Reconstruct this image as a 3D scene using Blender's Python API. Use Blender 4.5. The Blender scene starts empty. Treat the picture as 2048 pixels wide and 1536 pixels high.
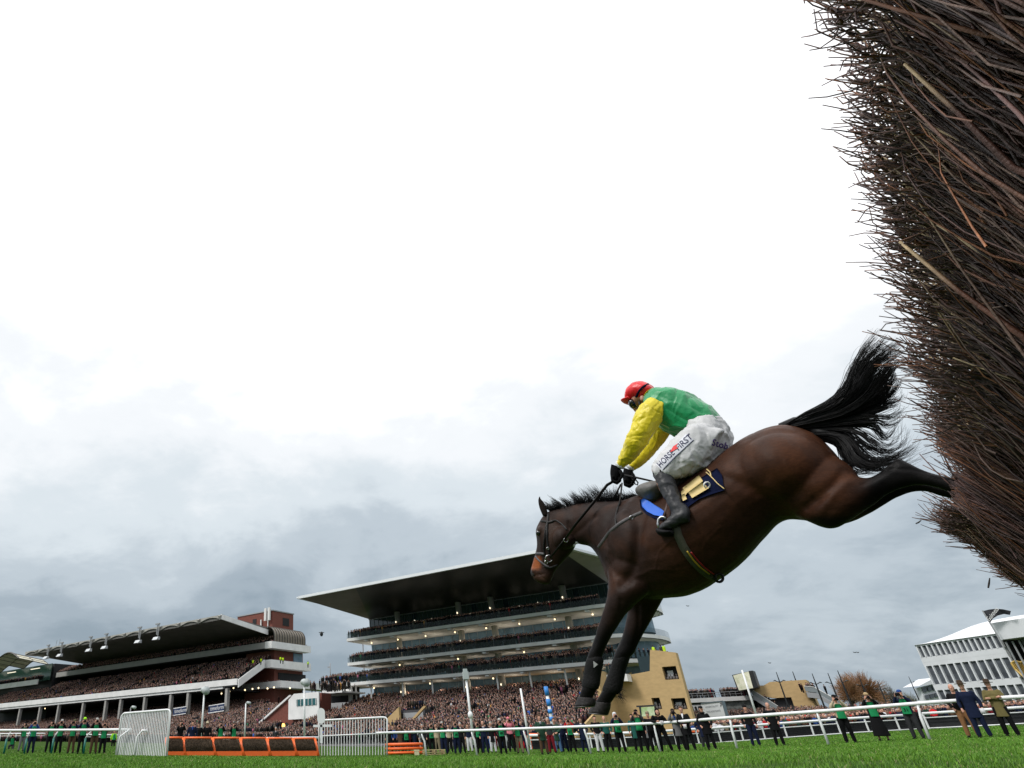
import bpy, bmesh, math, random
import numpy as np
from mathutils import Vector, Matrix, noise as mnoise
from mathutils.bvhtree import BVHTree
random.seed(7); rng=np.random.default_rng(7)
S=bpy.context.scene; COL=S.collection
# ---------------------------------------------------------------- camera
f=1247.;cx=650.;cy=768.;H=.35
PT=math.radians(29.9);RL=math.radians(-1.3)
cam=bpy.data.cameras.new('camera'); camo=bpy.data.objects.new('camera',cam); COL.objects.link(camo)
cam.sensor_width=36; cam.lens=f/2048*36; cam.shift_x=(1024-cx)/2048; cam.clip_start=.05; cam.clip_end=4000
camo.location=(0,0,H)
camo.matrix_world=Matrix.Translation((0,0,H))@Matrix.Rotation(math.pi/2+PT,4,'X')@Matrix.Rotation(RL,4,'Z')
S.camera=camo
S.view_settings.view_transform='Standard'; S.view_settings.look='None'; S.view_settings.exposure=0.0; S.view_settings.gamma=1
S.cycles.max_bounces=6; S.cycles.diffuse_bounces=3; S.cycles.glossy_bounces=3; S.cycles.transparent_max_bounces=8
# ---------------------------------------------------------------- sky and sun
SUN_EL=math.radians(48); SUN_AZ=math.radians(-118)   # azimuth from +Y towards +X
world=bpy.data.worlds.new("World"); S.world=world; world.use_nodes=True
nt=world.node_tree; nt.nodes.clear(); L=nt.links
def N(t,**k):
    n=nt.nodes.new(t)
    for a,b in k.items(): setattr(n,a,b)
    return n
out=N('ShaderNodeOutputWorld'); bg=N('ShaderNodeBackground'); L.new(bg.outputs[0],out.inputs[0])
tc=N('ShaderNodeTexCoord'); sep=N('ShaderNodeSeparateXYZ'); L.new(tc.outputs['Generated'],sep.inputs[0])
sky=N('ShaderNodeTexSky'); sky.sky_type='NISHITA'; sky.sun_disc=False; sky.sun_elevation=SUN_EL; sky.sun_rotation=SUN_AZ; sky.air_density=1.5; sky.dust_density=2
def math_(op,a,b=None,c=None):
    n=N('ShaderNodeMath',operation=op)
    for i,v in enumerate((a,b,c)):
        if v is None: continue
        if isinstance(v,(int,float)): n.inputs[i].default_value=v
        else: L.new(v,n.inputs[i])
    return n.outputs[0]
zc=math_('MAXIMUM',sep.outputs[2],0.0); zd=math_('ADD',zc,0.30)
comb=N('ShaderNodeCombineXYZ'); L.new(math_('DIVIDE',sep.outputs[0],zd),comb.inputs[0]); L.new(math_('DIVIDE',sep.outputs[1],zd),comb.inputs[1]); comb.inputs[2].default_value=3.7
def noise(scale,detail,rough,dist=0):
    n=N('ShaderNodeTexNoise'); n.inputs['Scale'].default_value=scale; n.inputs['Detail'].default_value=detail; n.inputs['Roughness'].default_value=rough; n.inputs['Distortion'].default_value=dist
    L.new(comb.outputs[0],n.inputs['Vector']); return n.outputs['Fac']
nz=math_('ADD',math_('MULTIPLY',noise(1.25,6,.55,.3),.68),math_('MULTIPLY',noise(4.2,6,.6,.25),.32))
# cloud brightness: the cloud sheet is thin and bright overhead, thick and blue grey low down
cov=math_('ADD',zc,math_('MULTIPLY',math_('SUBTRACT',nz,.5),.85))
ramp=N('ShaderNodeValToRGB'); L.new(cov,ramp.inputs[0]); cr=ramp.color_ramp; cr.interpolation='EASE'
for i,(p,c) in enumerate([(0.0,(.31,.385,.455,1)),(.09,(.395,.47,.54,1)),(.20,(.55,.625,.69,1)),(.33,(.76,.83,.88,1)),(.46,(.97,1.0,1.03,1)),(.60,(1.4,1.41,1.43,1))]):
    e=cr.elements[i] if i<2 else cr.elements.new(p)
    e.position=p; e.color=c
fade=N('ShaderNodeMix',data_type='RGBA'); 
sk=N('ShaderNodeMix',data_type='RGBA',blend_type='MULTIPLY'); sk.inputs['Factor'].default_value=1; L.new(sky.outputs[0],sk.inputs['A']); sk.inputs['B'].default_value=(.1,.1,.1,1)
fade.inputs['Factor'].default_value=.94; L.new(sk.outputs['Result'],fade.inputs['A']); L.new(ramp.outputs[0],fade.inputs['B'])
L.new(fade.outputs['Result'],bg.inputs[0]); bg.inputs[1].default_value=1.0
sunl=bpy.data.lights.new('sun','SUN'); sunl.energy=2.2; sunl.angle=math.radians(14); sunl.color=(1,.965,.92)
suno=bpy.data.objects.new('sun',sunl); COL.objects.link(suno)
sd=Vector((math.sin(SUN_AZ)*math.cos(SUN_EL),math.cos(SUN_AZ)*math.cos(SUN_EL),math.sin(SUN_EL)))
suno.rotation_euler=sd.to_track_quat('Z','Y').to_euler(); suno.location=(0,0,60)
# ---------------------------------------------------------------- photo geometry: rays of the real camera
def _R(a,ax): return np.array(Matrix.Rotation(a,3,ax))
MC=_R(math.pi/2+PT,'X')@_R(RL,'Z'); C0=np.array([0,0,H])
def ray(x,y): return MC@np.array([(x-cx)/f,-(y-cy)/f,-1.])
def proj(p):
    d=MC.T@(np.array(p,float)-C0); return np.array((cx+f*d[0]/-d[2], cy-f*d[1]/-d[2]))
def atY(x,y,Y): d=ray(x,y); return C0+d*(Y/d[1])
def atplane(x,y,p0,n):
    d=ray(x,y); n=np.array(n,float); return C0+d*(n@(np.array(p0)-C0)/(n@d))
A51=math.radians(51)
UU=np.array([-math.sin(A51),math.cos(A51),0]); NN=np.array([math.cos(A51),math.sin(A51),0])
def W(u,D,z): return UU*u+NN*D+np.array([0,0,z])          # grandstand coordinates: along, away, up
def UZ(x,y,D): p=atplane(x,y,NN*D,NN); return float(p@UU),float(p[2])
def PD(x,y,D): return atplane(x,y,NN*D,NN)
GG=np.array([-math.sqrt(.5),math.sqrt(.5),0]); FF=np.array([math.sqrt(.5),math.sqrt(.5),0])
def HP(x,y,t): return atplane(x,y,FF*t,FF)                # on the vertical plane of the horse, t metres off
def HW(g,t,z): return GG*g+FF*t+np.array([0,0,z])
def solve(x,yt,yb,h):
    lo,hi=2,400
    for _ in range(50):
        Y=(lo+hi)/2; b=atY(x,yb,Y)
        if proj(b)[1]-proj(b+[0,0,h])[1]>yb-yt: lo=Y
        else: hi=Y
    return b
_c=[-400,100,200,640,850,950,1180,1322,1475,1660,1858,2050,2500]
_zr=[.2,.1,.02,-.35,-.41,-.41,-.4,-.36,-.23,-.12,0,.05,.05]; _Yr=[42,41,39,40.8,40.8,39,36,35,31,28.5,26,24,20]
_cf=[-400,60,700,1075,1270,1560,1700,1960,2500]; _zf=[2.2,1.5,-.3,-.59,-.58,-.14,.13,.44,.7]; _Yf=[130,123,90,77,83,66,65,59,50]
def gz(X,Y):
    X=np.asarray(X,float);Y=np.asarray(Y,float); Ys=np.maximum(Y,3.)
    c=666.3+X/Ys*1438
    zr=np.interp(c,_c,_zr);Yr=np.interp(c,_c,_Yr);zf=np.interp(c,_cf,_zf);Yf=np.interp(c,_cf,_Yf)
    a=np.clip((Y-8)/(Yr-8),0,1); a=a*a*(3-2*a); b=np.clip((Y-Yr)/(Yf-Yr),0,1.25)
    return a*zr+b*(zf-zr)
# ---------------------------------------------------------------- helpers
class MB:
    def __init__(s): s.v=[];s.f=[];s.n=0;s.c=[];s.m=[]
    def add(s,v,fc,col=None,mi=0):
        v=[tuple(map(float,p)) for p in v]
        s.v+=v; s.f+=[tuple(i+s.n for i in q) for q in fc]; s.n+=len(v); s.m+=[mi]*len(fc)
        if col is not None: s.c+=[col]*len(v)
        return s
    def box8(s,p,col=None,mi=0):   # p: 4 bottom then 4 top corners
        return s.add(p,[(0,3,2,1),(4,5,6,7),(0,1,5,4),(1,2,6,5),(2,3,7,6),(3,0,4,7)],col,mi)
    def box(s,c,sz,col=None,mi=0):
        x,y,z=c;a,b,d=sz[0]/2,sz[1]/2,sz[2]/2
        return s.box8([(x-a,y-b,z-d),(x+a,y-b,z-d),(x+a,y+b,z-d),(x-a,y+b,z-d),(x-a,y-b,z+d),(x+a,y-b,z+d),(x+a,y+b,z+d),(x-a,y+b,z+d)],col,mi)
    def ub(s,u0,u1,D0,D1,z0,z1,mi=0): # box in grandstand coordinates
        return s.box8([W(u,D,z) for z in (z0,z1) for u,D in ((u1,D0),(u0,D0),(u0,D1),(u1,D1))],None,mi)
    def prismW(s,pts,D0,D1,mi=0):     # polygon in (u,z), extruded from D0 to D1
        n=len(pts); a=[W(u,D0,z) for u,z in pts]; b=[W(u,D1,z) for u,z in pts]
        return s.add(a+b,[tuple(range(n)),tuple(range(2*n-1,n-1,-1))]+[(i,i+n,(i+1)%n+n,(i+1)%n) for i in range(n)],None,mi)
    def ext(s,pts,d,mi=0):            # polygon extruded by vector d
        n=len(pts); a=[np.array(p,float) for p in pts]; b=[p+np.array(d) for p in a]
        return s.add(a+b,[tuple(range(n)),tuple(range(2*n-1,n-1,-1))]+[(i,i+n,(i+1)%n+n,(i+1)%n) for i in range(n)],None,mi)
    def tube(s,pts,r,k=8,cap=True,col=None,mi=0,flat=1.):
        pts=[np.array(p,float) for p in pts]; n=len(pts)
        if not hasattr(r,'__len__'): r=[r]*n
        up=np.array([0,0,1.]); V=[]; pa=None
        for i,p in enumerate(pts):
            t=pts[min(i+1,n-1)]-pts[max(i-1,0)]; t=t/(np.linalg.norm(t)+1e-9)
            if pa is None:
                a=np.cross(t,up)
                if np.linalg.norm(a)<.05: a=np.cross(t,[1.,0,0])
            else: a=pa-t*(pa@t)
            a/=np.linalg.norm(a)+1e-9; pa=a
            b=np.cross(t,a)
            V+=[p+a*r[i]*math.cos(2*math.pi*j/k)+b*r[i]*flat*math.sin(2*math.pi*j/k) for j in range(k)]
        F=[(i*k+j,i*k+(j+1)%k,(i+1)*k+(j+1)%k,(i+1)*k+j) for i in range(n-1) for j in range(k)]
        if cap: F+=[tuple(range(k-1,-1,-1)),tuple((n-1)*k+j for j in range(k))]
        return s.add(V,F,col,mi)
    def beam(s,a,b,w,h,mi=0):         # square bar
        a=np.array(a,float);b=np.array(b,float);t=b-a;t/=np.linalg.norm(t); q=np.cross(t,[0,0,1.])
        if np.linalg.norm(q)<.05: q=np.array([1.,0,0])
        q/=np.linalg.norm(q); r=np.cross(q,t)
        P=[x+q*w/2*i+r*h/2*j for x in (a,b) for i,j in ((-1,-1),(1,-1),(1,1),(-1,1))]
        return s.box8(P,None,mi)
    def ring(s,secs,k=20,mi=0,e=1.):  # loft of (centre, half vector a, half vector b)
        V=[]
        for c,a,b in secs:
            for j in range(k):
                th=2*math.pi*j/k; x,y=math.cos(th),math.sin(th)
                x=math.copysign(abs(x)**e,x); y=math.copysign(abs(y)**e,y)
                V.append(c+a*x+b*y)
        n=len(secs); F=[(i*k+j,i*k+(j+1)%k,(i+1)*k+(j+1)%k,(i+1)*k+j) for i in range(n-1) for j in range(k)]
        F+=[tuple(range(k-1,-1,-1)),tuple((n-1)*k+j for j in range(k))]
        return s.add(V,F,None,mi)
    def px(s,secs,t0=4.6,k=20,e=1.,up=4):  # loft through sections traced in the photo: (top px, bottom px, half width, dt)
        o=[]
        if len(secs)>3 and up>1:
            A=np.array([[*q[0],*q[1],q[2],q[3]] for q in secs],float); n=len(A); R=[]
            for i in range(n-1):
                p0,p1,p2,p3=A[max(i-1,0)],A[i],A[i+1],A[min(i+2,n-1)]
                for j in range(up):
                    t=j/up; R.append(.5*(2*p1+(p2-p0)*t+(2*p0-5*p1+4*p2-p3)*t*t+(3*p1-p0-3*p2+p3)*t**3))
            R.append(A[-1]); secs=[((r[0],r[1]),(r[2],r[3]),max(r[4],.002),r[5]) for r in R]
        for q in secs:
            a=HP(*q[0],t0+q[3]); b=HP(*q[1],t0+q[3]); o.append(((a+b)/2,(a-b)/2,FF*q[2]))
        return s.ring(o,k,0,e)
    def ell(s,c,r,R=None,nu=10,nv=7,col=None,mi=0):
        c=np.array(c,float); R=np.eye(3) if R is None else R; V=[];F=[]
        for i in range(nv+1):
            ph=math.pi*i/nv
            for j in range(nu):
                th=2*math.pi*j/nu; V.append(c+R@(np.array([math.sin(ph)*math.cos(th),math.sin(ph)*math.sin(th),math.cos(ph)])*np.array(r)))
        for i in range(nv):
            for j in range(nu): F.append((i*nu+j,(i+1)*nu+j,(i+1)*nu+(j+1)%nu,i*nu+(j+1)%nu))
        return s.add(V,F,col,mi)
def root_loc(o):
    while o.parent: o=o.parent
    return np.array(o.location)
def link(name,me,mats,parent=None,smooth=False):
    o=bpy.data.objects.new(name,me); COL.objects.link(o)
    for m in (mats if isinstance(mats,(list,tuple)) else [mats]):
        if m: me.materials.append(m)
    if parent: o.parent=parent
    if smooth: me.shade_smooth()
    return o
def part(name,mb,mats,parent=None,smooth=False,world=True,loc=None):
    me=bpy.data.meshes.new(name); v=np.array(mb.v)
    off=np.zeros(3)
    if parent is not None and world: off=root_loc(parent)
    if loc is not None: off=np.array(loc,float)
    me.from_pydata((v-off).tolist(),[],mb.f)
    if mb.c and len(mb.c)==len(mb.v):
        at=me.color_attributes.new('Col','FLOAT_COLOR','POINT'); at.data.foreach_set('color',np.array([tuple(c)+(1,) for c in mb.c],dtype=np.float32).ravel())
    if any(mb.m): me.polygons.foreach_set('material_index',mb.m)
    me.update()
    o=link(name,me,mats,parent,smooth)
    if loc is not None and parent is None: o.location=loc
    return o
def tag(o,label=None,cat=None,group=None,kind=None):
    if label: o['label']=label
    if cat: o['category']=cat
    if group: o['group']=group
    if kind: o['kind']=kind
    return o
def thing(name,label,cat,loc=(0,0,0),rz=0,group=None):
    o=bpy.data.objects.new(name,None); COL.objects.link(o); o.location=tuple(map(float,loc)); o.rotation_euler=(0,0,rz); o.empty_display_size=.2
    return tag(o,label,cat,group)
def tree_children(o): return [c for c in o.children]
def dup(o,parent=None,loc=None,rz=None):
    c=o.copy(); COL.objects.link(c)
    if parent: c.parent=parent
    if loc is not None: c.location=tuple(map(float,loc))
    if rz is not None: c.rotation_euler=(0,0,rz)
    for ch in list(o.children): dup(ch,c)
    return c
def remesh(mb,vox,smooth=3,name='tmp'):
    """one continuous skin round overlapping lofts"""
    me=bpy.data.meshes.new(name); me.from_pydata([tuple(p) for p in mb.v],[],mb.f); me.update()
    o=bpy.data.objects.new(name,me); COL.objects.link(o)
    m=o.modifiers.new('r','REMESH'); m.mode='VOXEL'; m.voxel_size=vox; m.adaptivity=0
    if smooth: sm=o.modifiers.new('s','SMOOTH'); sm.factor=.5; sm.iterations=smooth
    dg=bpy.context.evaluated_depsgraph_get(); dg.update()
    me2=bpy.data.meshes.new_from_object(o.evaluated_get(dg)); bpy.data.objects.remove(o); bpy.data.meshes.remove(me)
    me2.name=name; return me2
def mverts(me):
    a=np.empty(len(me.vertices)*3,dtype=np.float32); me.vertices.foreach_get('co',a); return a.reshape(-1,3).astype(float)
def setv(me,v): me.vertices.foreach_set('co',np.asarray(v,dtype=np.float32).ravel()); me.update()
def mnorm(me):
    a=np.empty(len(me.vertices)*3,dtype=np.float32); me.vertices.foreach_get('normal',a); return a.reshape(-1,3).astype(float)
def setcol(me,c):
    at=me.color_attributes.new('Col','FLOAT_COLOR','POINT'); c=np.concatenate([c,np.ones((len(c),1))],1)
    at.data.foreach_set('color',c.astype(np.float32).ravel())
def mpart(name,me,mats,parent,smooth=True):
    v=mverts(me); setv(me,v-root_loc(parent)); return link(name,me,mats,parent,smooth)
_M={}
def mat(name,col=(.5,.5,.5),rough=.6,metal=0,var=0,vs=3.,bump=0,bs=40.,attr=False,spec=.5,emit=0,stretch=None,col2=None,sheen=0,bdist=.01,trans=0,alpha=1,vs2=None):
    if name in _M: return _M[name]
    m=bpy.data.materials.new(name); m.use_nodes=True; n=m.node_tree; b=n.nodes['Principled BSDF']; l=n.links
    b.inputs['Base Color'].default_value=(*col,1); b.inputs['Roughness'].default_value=rough; b.inputs['Metallic'].default_value=metal; b.inputs['Specular IOR Level'].default_value=spec
    if sheen: b.inputs['Sheen Weight'].default_value=sheen; b.inputs['Sheen Roughness'].default_value=.4
    if alpha<1: b.inputs['Alpha'].default_value=alpha
    if emit: b.inputs['Emission Color'].default_value=(*col,1); b.inputs['Emission Strength'].default_value=emit
    t=n.nodes.new('ShaderNodeTexCoord'); src=t.outputs['Object']
    if stretch:
        mp=n.nodes.new('ShaderNodeMapping'); mp.inputs['Scale'].default_value=stretch; l.new(src,mp.inputs[0]); src=mp.outputs[0]
    base=None
    if attr:
        a=n.nodes.new('ShaderNodeAttribute'); a.attribute_name='Col'; base=a.outputs['Color']
    if var or col2:
        z=n.nodes.new('ShaderNodeTexNoise'); z.inputs['Scale'].default_value=vs; z.inputs['Detail'].default_value=6; z.inputs['Roughness'].default_value=.6; l.new(src,z.inputs['Vector'])
        r=n.nodes.new('ShaderNodeValToRGB'); l.new(z.outputs['Fac'],r.inputs[0]); r.color_ramp.elements[0].position=.3; r.color_ramp.elements[1].position=.7
        if col2: r.color_ramp.elements[0].color=(*col,1); r.color_ramp.elements[1].color=(*col2,1)
        else:
            r.color_ramp.elements[0].color=(1-var,1-var,1-var,1); r.color_ramp.elements[1].color=(1+var,1+var,1+var,1)
        if col2: base=r.outputs[0]
        else:
            x=n.nodes.new('ShaderNodeMix'); x.data_type='RGBA'; x.blend_type='MULTIPLY'; x.inputs['Factor'].default_value=1
            if base: l.new(base,x.inputs['A'])
            else: x.inputs['A'].default_value=(*col,1)
            l.new(r.outputs[0],x.inputs['B']); base=x.outputs['Result']
    if base: l.new(base,b.inputs['Base Color'])
    if bump:
        z2=n.nodes.new('ShaderNodeTexNoise'); z2.inputs['Scale'].default_value=bs; z2.inputs['Detail'].default_value=4; l.new(src,z2.inputs['Vector'])
        bp=n.nodes.new('ShaderNodeBump'); bp.inputs['Strength'].default_value=bump; bp.inputs['Distance'].default_value=bdist; l.new(z2.outputs['Fac'],bp.inputs['Height']); l.new(bp.outputs[0],b.inputs['Normal'])
    _M[name]=m; return m
def bigmesh(name,V,Fq,cols,mats,ngon=4,smooth=False):
    """mesh from numpy arrays: V (n,3), Fq (m,ngon)"""
    me=bpy.data.meshes.new(name); me.vertices.add(len(V)); me.vertices.foreach_set('co',V.astype(np.float32).ravel())
    m=len(Fq); me.loops.add(m*ngon); me.loops.foreach_set('vertex_index',Fq.astype(np.int32).ravel())
    me.polygons.add(m); me.polygons.foreach_set('loop_start',np.arange(0,m*ngon,ngon,dtype=np.int32))
    try: me.polygons.foreach_set('loop_total',np.full(m,ngon,dtype=np.int32))
    except Exception: pass
    me.update(calc_edges=True)
    if cols is not None:
        at=me.color_attributes.new('Col','FLOAT_COLOR','POINT'); at.data.foreach_set('color',np.concatenate([cols,np.ones((len(cols),1))],1).astype(np.float32).ravel())
    for x in mats: me.materials.append(x)
    if smooth: me.shade_smooth()
    o=bpy.data.objects.new(name,me); COL.objects.link(o); return o
white=mat('white_paint',(.78,.79,.8),.35,var=.05,vs=2)
# ---------------------------------------------------------------- ground
def ground():
    rs=np.concatenate([np.linspace(-60,0,8),np.linspace(2,60,59),np.linspace(64,260,60),np.array([300,400,600,1000,1800,3000])])
    xs=np.concatenate([[-3000,-1500,-800,-500,-350],np.linspace(-280,300,146),[380,550,800,1500,3000]])
    X,Y=np.meshgrid(xs,rs); Z=gz(X,Y)
    Z=np.where(Y<8,0,Z)
    D=X*NN[0]+Y*NN[1]; far=np.clip((D-60)/200,0,1); Z=Z*(1-far)+np.minimum(Z,-.3)*far
    n,m=X.shape; V=np.stack([X,Y,Z],-1).reshape(-1,3)
    i=np.arange((n-1)*m).reshape(n-1,m)[:,:-1].ravel(); F=np.stack([i,i+1,i+m+1,i+m],1)
    g=mat('turf',(.028,.058,.010),.95,spec=.05,vs=.9,col2=(.05,.10,.016),bump=.6,bs=30,bdist=.05)
    o=bigmesh('ground',V,F,None,[g],smooth=True); tag(o,kind='structure')
ground()
def grass():
    # blades thin out with distance; nearest strip is the one the photo shows largest
    out=[]
    for (Y0,Y1,dens,h,w) in ((5.5,9.5,600,.05,.0035),(9.5,14,900,.052,.0045),(14,20,620,.052,.006),(20,30,300,.052,.009),(30,46,110,.05,.014),(46,70,30,.045,.02)):
        n0=int((Y1-Y0)*((Y0+Y1)/2*1.52)*dens)
        Y=rng.uniform(Y0,Y1,n0); c=rng.uniform(-40,2120,n0); X=(c-666.3)/1438*Y
        keep=~((X>0)&(((X-Y)*.7071)>.55)&(Y<16))
        X=X[keep];Y=Y[keep]
        clump=np.array([mnoise.noise(Vector((x*1.3,y*1.3,0))) for x,y in zip(X,Y)])
        k=rng.random(len(X))<.62+.6*clump
        X=X[k];Y=Y[k];cl=clump[k]; n=len(X)
        z=gz(X,Y); hh=h*rng.uniform(.45,1.25,n)*(1+.5*cl); a=rng.uniform(0,math.pi,n); lean=rng.normal(0,.5,(n,2))*hh[:,None]
        lean[:,0]+=hh*.12
        dx=np.cos(a)*w*rng.uniform(.6,1.3,n);dy=np.sin(a)*w
        P0=np.stack([X-dx,Y-dy,z-.01],1);P1=np.stack([X+dx,Y+dy,z-.01],1)
        P2=np.stack([X+lean[:,0]*.4+dx*.7,Y+lean[:,1]*.4+dy*.7,z+hh*.6],1);P3=np.stack([X+lean[:,0]*.4-dx*.7,Y+lean[:,1]*.4-dy*.7,z+hh*.6],1)
        P4=np.stack([X+lean[:,0],Y+lean[:,1],z+hh],1)
        V=np.stack([P0,P1,P2,P3,P4,P4],1)
        t=rng.random(n)[:,None]; base=np.array([.045,.15,.006])*(1-t)+np.array([.13,.27,.018])*t
        dry=rng.random(n)<.035; base[dry]=[.32,.30,.14]; base*=(.82+.35*rng.random((n,1)))*(1+.35*cl[:,None])
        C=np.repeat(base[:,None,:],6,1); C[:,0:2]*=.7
        out.append((V,C))
    V=np.concatenate([o[0] for o in out]).reshape(-1,3); C=np.concatenate([o[1] for o in out]).reshape(-1,3); n=len(V)//6
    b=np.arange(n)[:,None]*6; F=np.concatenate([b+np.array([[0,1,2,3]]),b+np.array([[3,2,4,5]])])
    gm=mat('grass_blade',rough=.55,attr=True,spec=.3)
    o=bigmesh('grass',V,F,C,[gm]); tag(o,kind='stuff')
grass()
# ---------------------------------------------------------------- horse (traced in its own vertical plane 4.6 m off)
T0=4.6
def build_horse():
    base=HW(1.1,T0,0); root=thing('horse','dark bay racehorse leaping down off the birch fence with forelegs reaching for the grass','horse',base)
    b=MB()
    b.px([((1700,950),(1694,972),.07,0),((1686,925),(1684,1000),.14,0),((1650,884),(1672,1035),.22,0),((1618,864),(1648,1046),.26,0),((1566,853),(1608,1040),.29,0),((1512,871),(1560,1041),.30,0),((1474,892),(1522,1076),.30,0),((1436,922),(1476,1127),.315,0),
          ((1396,952),(1422,1166),.33,0),((1352,975),(1372,1190),.325,0),((1312,986),(1322,1197),.295,0),((1280,992),(1272,1200),.25,0),((1250,1001),(1232,1182),.215,0),((1218,1004),(1207,1128),.165,0),
          ((1185,1005),(1184,1096),.12,0),((1155,1009),(1163,1089),.098,0),((1127,1016),(1146,1084),.088,0),((1103,1023),(1126,1072),.075,0),((1094,1031),(1108,1062),.05,0)],k=28)
    # head
    b.px([((1103,1021),(1134,1052),.055,0),((1092,1028),(1146,1072),.078,0),((1082,1042),(1150,1086),.09,0),((1074,1061),(1144,1101),.094,0),((1075,1078),(1134,1113),.082,0),((1075,1092),(1124,1124),.066,0),
          ((1072,1108),(1113,1136),.056,0),((1068,1122),(1107,1146),.052,0),((1064,1136),(1104,1154),.056,0),((1063,1148),(1101,1161),.054,0),((1069,1158),(1097,1167),.042,0),((1078,1165),(1089,1169),.02,0)],k=24,e=.92)
    for s in (-1,1):   # cheeks, brow, shoulder, haunch and stifle masses
        c=lambda x,y,d:HP(x,y,T0+s*d)
        b.ell(c(1128,1076,.052),(.085,.085,.085),nu=28,nv=18)
        b.ell(c(1082,1060,.07),(.03,.03,.03)); b.ell(c(1070,1143,.035),(.028,.028,.03))
        b.ell(c(1278,1085,.10),(.2,.2,.24),nu=32,nv=22); b.ell(c(1268,1140,.09),(.15,.17,.15),nu=32,nv=22)
        b.ell(c(1565,940,.10),(.26,.26,.22),nu=36,nv=26); b.ell(c(1632,975,.06),(.2,.22,.2),nu=36,nv=26)
    # near foreleg
    b.px([((1214,1130),(1310,1150),.10,-.12),((1219,1165),(1298,1182),.105,-.14),((1216,1196),(1270,1208),.085,-.15),((1209,1222),(1248,1232),.066,-.15),((1200,1248),(1235,1251),.056,-.15),((1192,1271),(1223,1270),.05,-.15),((1185,1292),(1212,1291),.045,-.15),
          ((1178,1308),(1205,1307),.048,-.15),((1173,1322),(1203,1322),.047,-.15),((1171,1337),(1199,1338),.042,-.15),((1170,1352),(1197,1353),.040,-.15),((1167,1368),(1196,1370),.041,-.15),((1163,1380),(1190,1385),.041,-.15),((1160,1389),(1185,1394),.036,-.15),((1158,1396),(1187,1399),.04,-.15)])
    # off foreleg
    b.px([((1230,1150),(1345,1165),.09,.10),((1245,1190),(1326,1196),.09,.12),((1256,1222),(1312,1222),.07,.13),((1251,1248),(1298,1247),.058,.13),((1246,1268),(1286,1268),.052,.13),((1240,1286),(1276,1288),.048,.13),((1232,1303),(1267,1306),.05,.13),((1227,1320),(1254,1321),.046,.13),
          ((1222,1340),(1248,1341),.043,.13),((1214,1360),(1244,1363),.043,.13),((1208,1376),(1239,1378),.044,.13),((1201,1388),(1231,1392),.042,.13),((1195,1398),(1223,1404),.038,.13),((1190,1405),(1221,1408),.042,.13)])
    # near hind leg
    b.px([((1640,890),(1590,1030),.12,-.08),((1680,925),(1626,1048),.13,-.12),((1708,950),(1665,1057),.115,-.13),((1738,956),(1700,1040),.085,-.14),((1762,944),(1738,1015),.064,-.14),((1781,926),(1768,993),.052,-.14),((1797,917),(1792,981),.048,-.14),((1816,925),(1812,974),.043,-.14),
          ((1838,937),(1832,970),.036,-.14),((1862,946),(1857,972),.034,-.14),((1890,953),(1884,979),.035,-.14),((1912,957),(1906,990),.036,-.14),((1926,966),(1918,992),.03,-.14)])
    # off hind leg
    b.px([((1650,900),(1600,1030),.12,.08),((1700,945),(1648,1052),.12,.12),((1735,962),(1700,1044),.09,.13),((1762,962),(1735,1028),.066,.13),((1786,950),(1768,1010),.052,.13),((1806,938),(1796,994),.046,.13),((1830,945),(1824,984),.038,.13),((1858,955),(1852,983),.034,.13),((1888,965),(1880,992),.036,.13),((1910,972),(1902,998),.036,.13),((1926,980),(1918,1002),.03,.13)])
    me=remesh(b,.0088,7,'body'); v=mverts(me)
    # muscle lines: polyline in the photo plane, width (m), depth (m, negative = ridge)
    strokes=[([(1330,1010),(1316,1060),(1310,1105),(1298,1150),(1274,1180)],.035,.022),([(1262,1012),(1240,1050),(1226,1100),(1224,1140)],.03,.008),
      ([(1285,1010),(1262,1060),(1246,1110)],.03,-.010),([(1448,965),(1500,985),(1550,1008),(1592,1036)],.035,.018),([(1704,958),(1688,990),(1664,1015),(1630,1030)],.022,.014),
      ([(1720,975),(1690,1000),(1655,1040)],.03,-.012),([(1590,880),(1640,920),(1672,960)],.05,.008),([(1470,905),(1520,930),(1560,975)],.05,.008),([(1210,1040),(1180,1060),(1150,1078)],.02,.009),
      ([(1250,1022),(1200,1030),(1150,1045)],.03,-.006),([(1148,1050),(1150,1075),(1138,1096)],.014,.010),([(1088,1066),(1092,1090),(1088,1115)],.012,-.005),([(1104,1084),(1100,1110),(1096,1130)],.014,.006),
      ([(1150,1020),(1180,1070),(1210,1110)],.05,.005),([(1236,1130),(1260,1160),(1290,1176)],.02,.009),([(1340,1120),(1400,1110),(1450,1075)],.05,.006),
      ([(1228,1190),(1222,1230),(1210,1270)],.013,.009),([(1240,1190),(1232,1230),(1216,1270)],.012,-.006),([(1270,1210),(1268,1250),(1258,1290)],.014,.009),([(1740,985),(1780,962),(1800,945)],.012,.009),([(1790,955),(1830,955),(1890,965)],.009,.006),
      ([(1420,1130),(1470,1090),(1520,1040)],.03,.006),([(1085,1150),(1092,1158),(1098,1162)],.006,.006),([(1068,1158),(1080,1152),(1094,1150)],.006,.006),
      ([(1178,1330),(1186,1350),(1184,1372)],.012,.006),([(1560,985),(1610,1000),(1650,1015)],.04,.008)]
    strokes+=[(p_,.006,-.0032) for p_ in ([(1290,1168),(1330,1150),(1380,1152),(1425,1140),(1460,1115)],[(1340,1150),(1352,1120),(1376,1100)],[(1425,1140),(1440,1100),(1470,1070)],[(1232,1196),(1222,1240),(1206,1285)],[(1280,1210),(1272,1250),(1262,1290)],[(1716,968),(1750,978),(1790,960)],[(1640,1010),(1620,985),(1600,950)],[(1118,1082),(1112,1096),(1106,1112)],[(1240,1120),(1250,1150),(1256,1175)],[(1110,1064),(1100,1084),(1094,1100)])]
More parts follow.
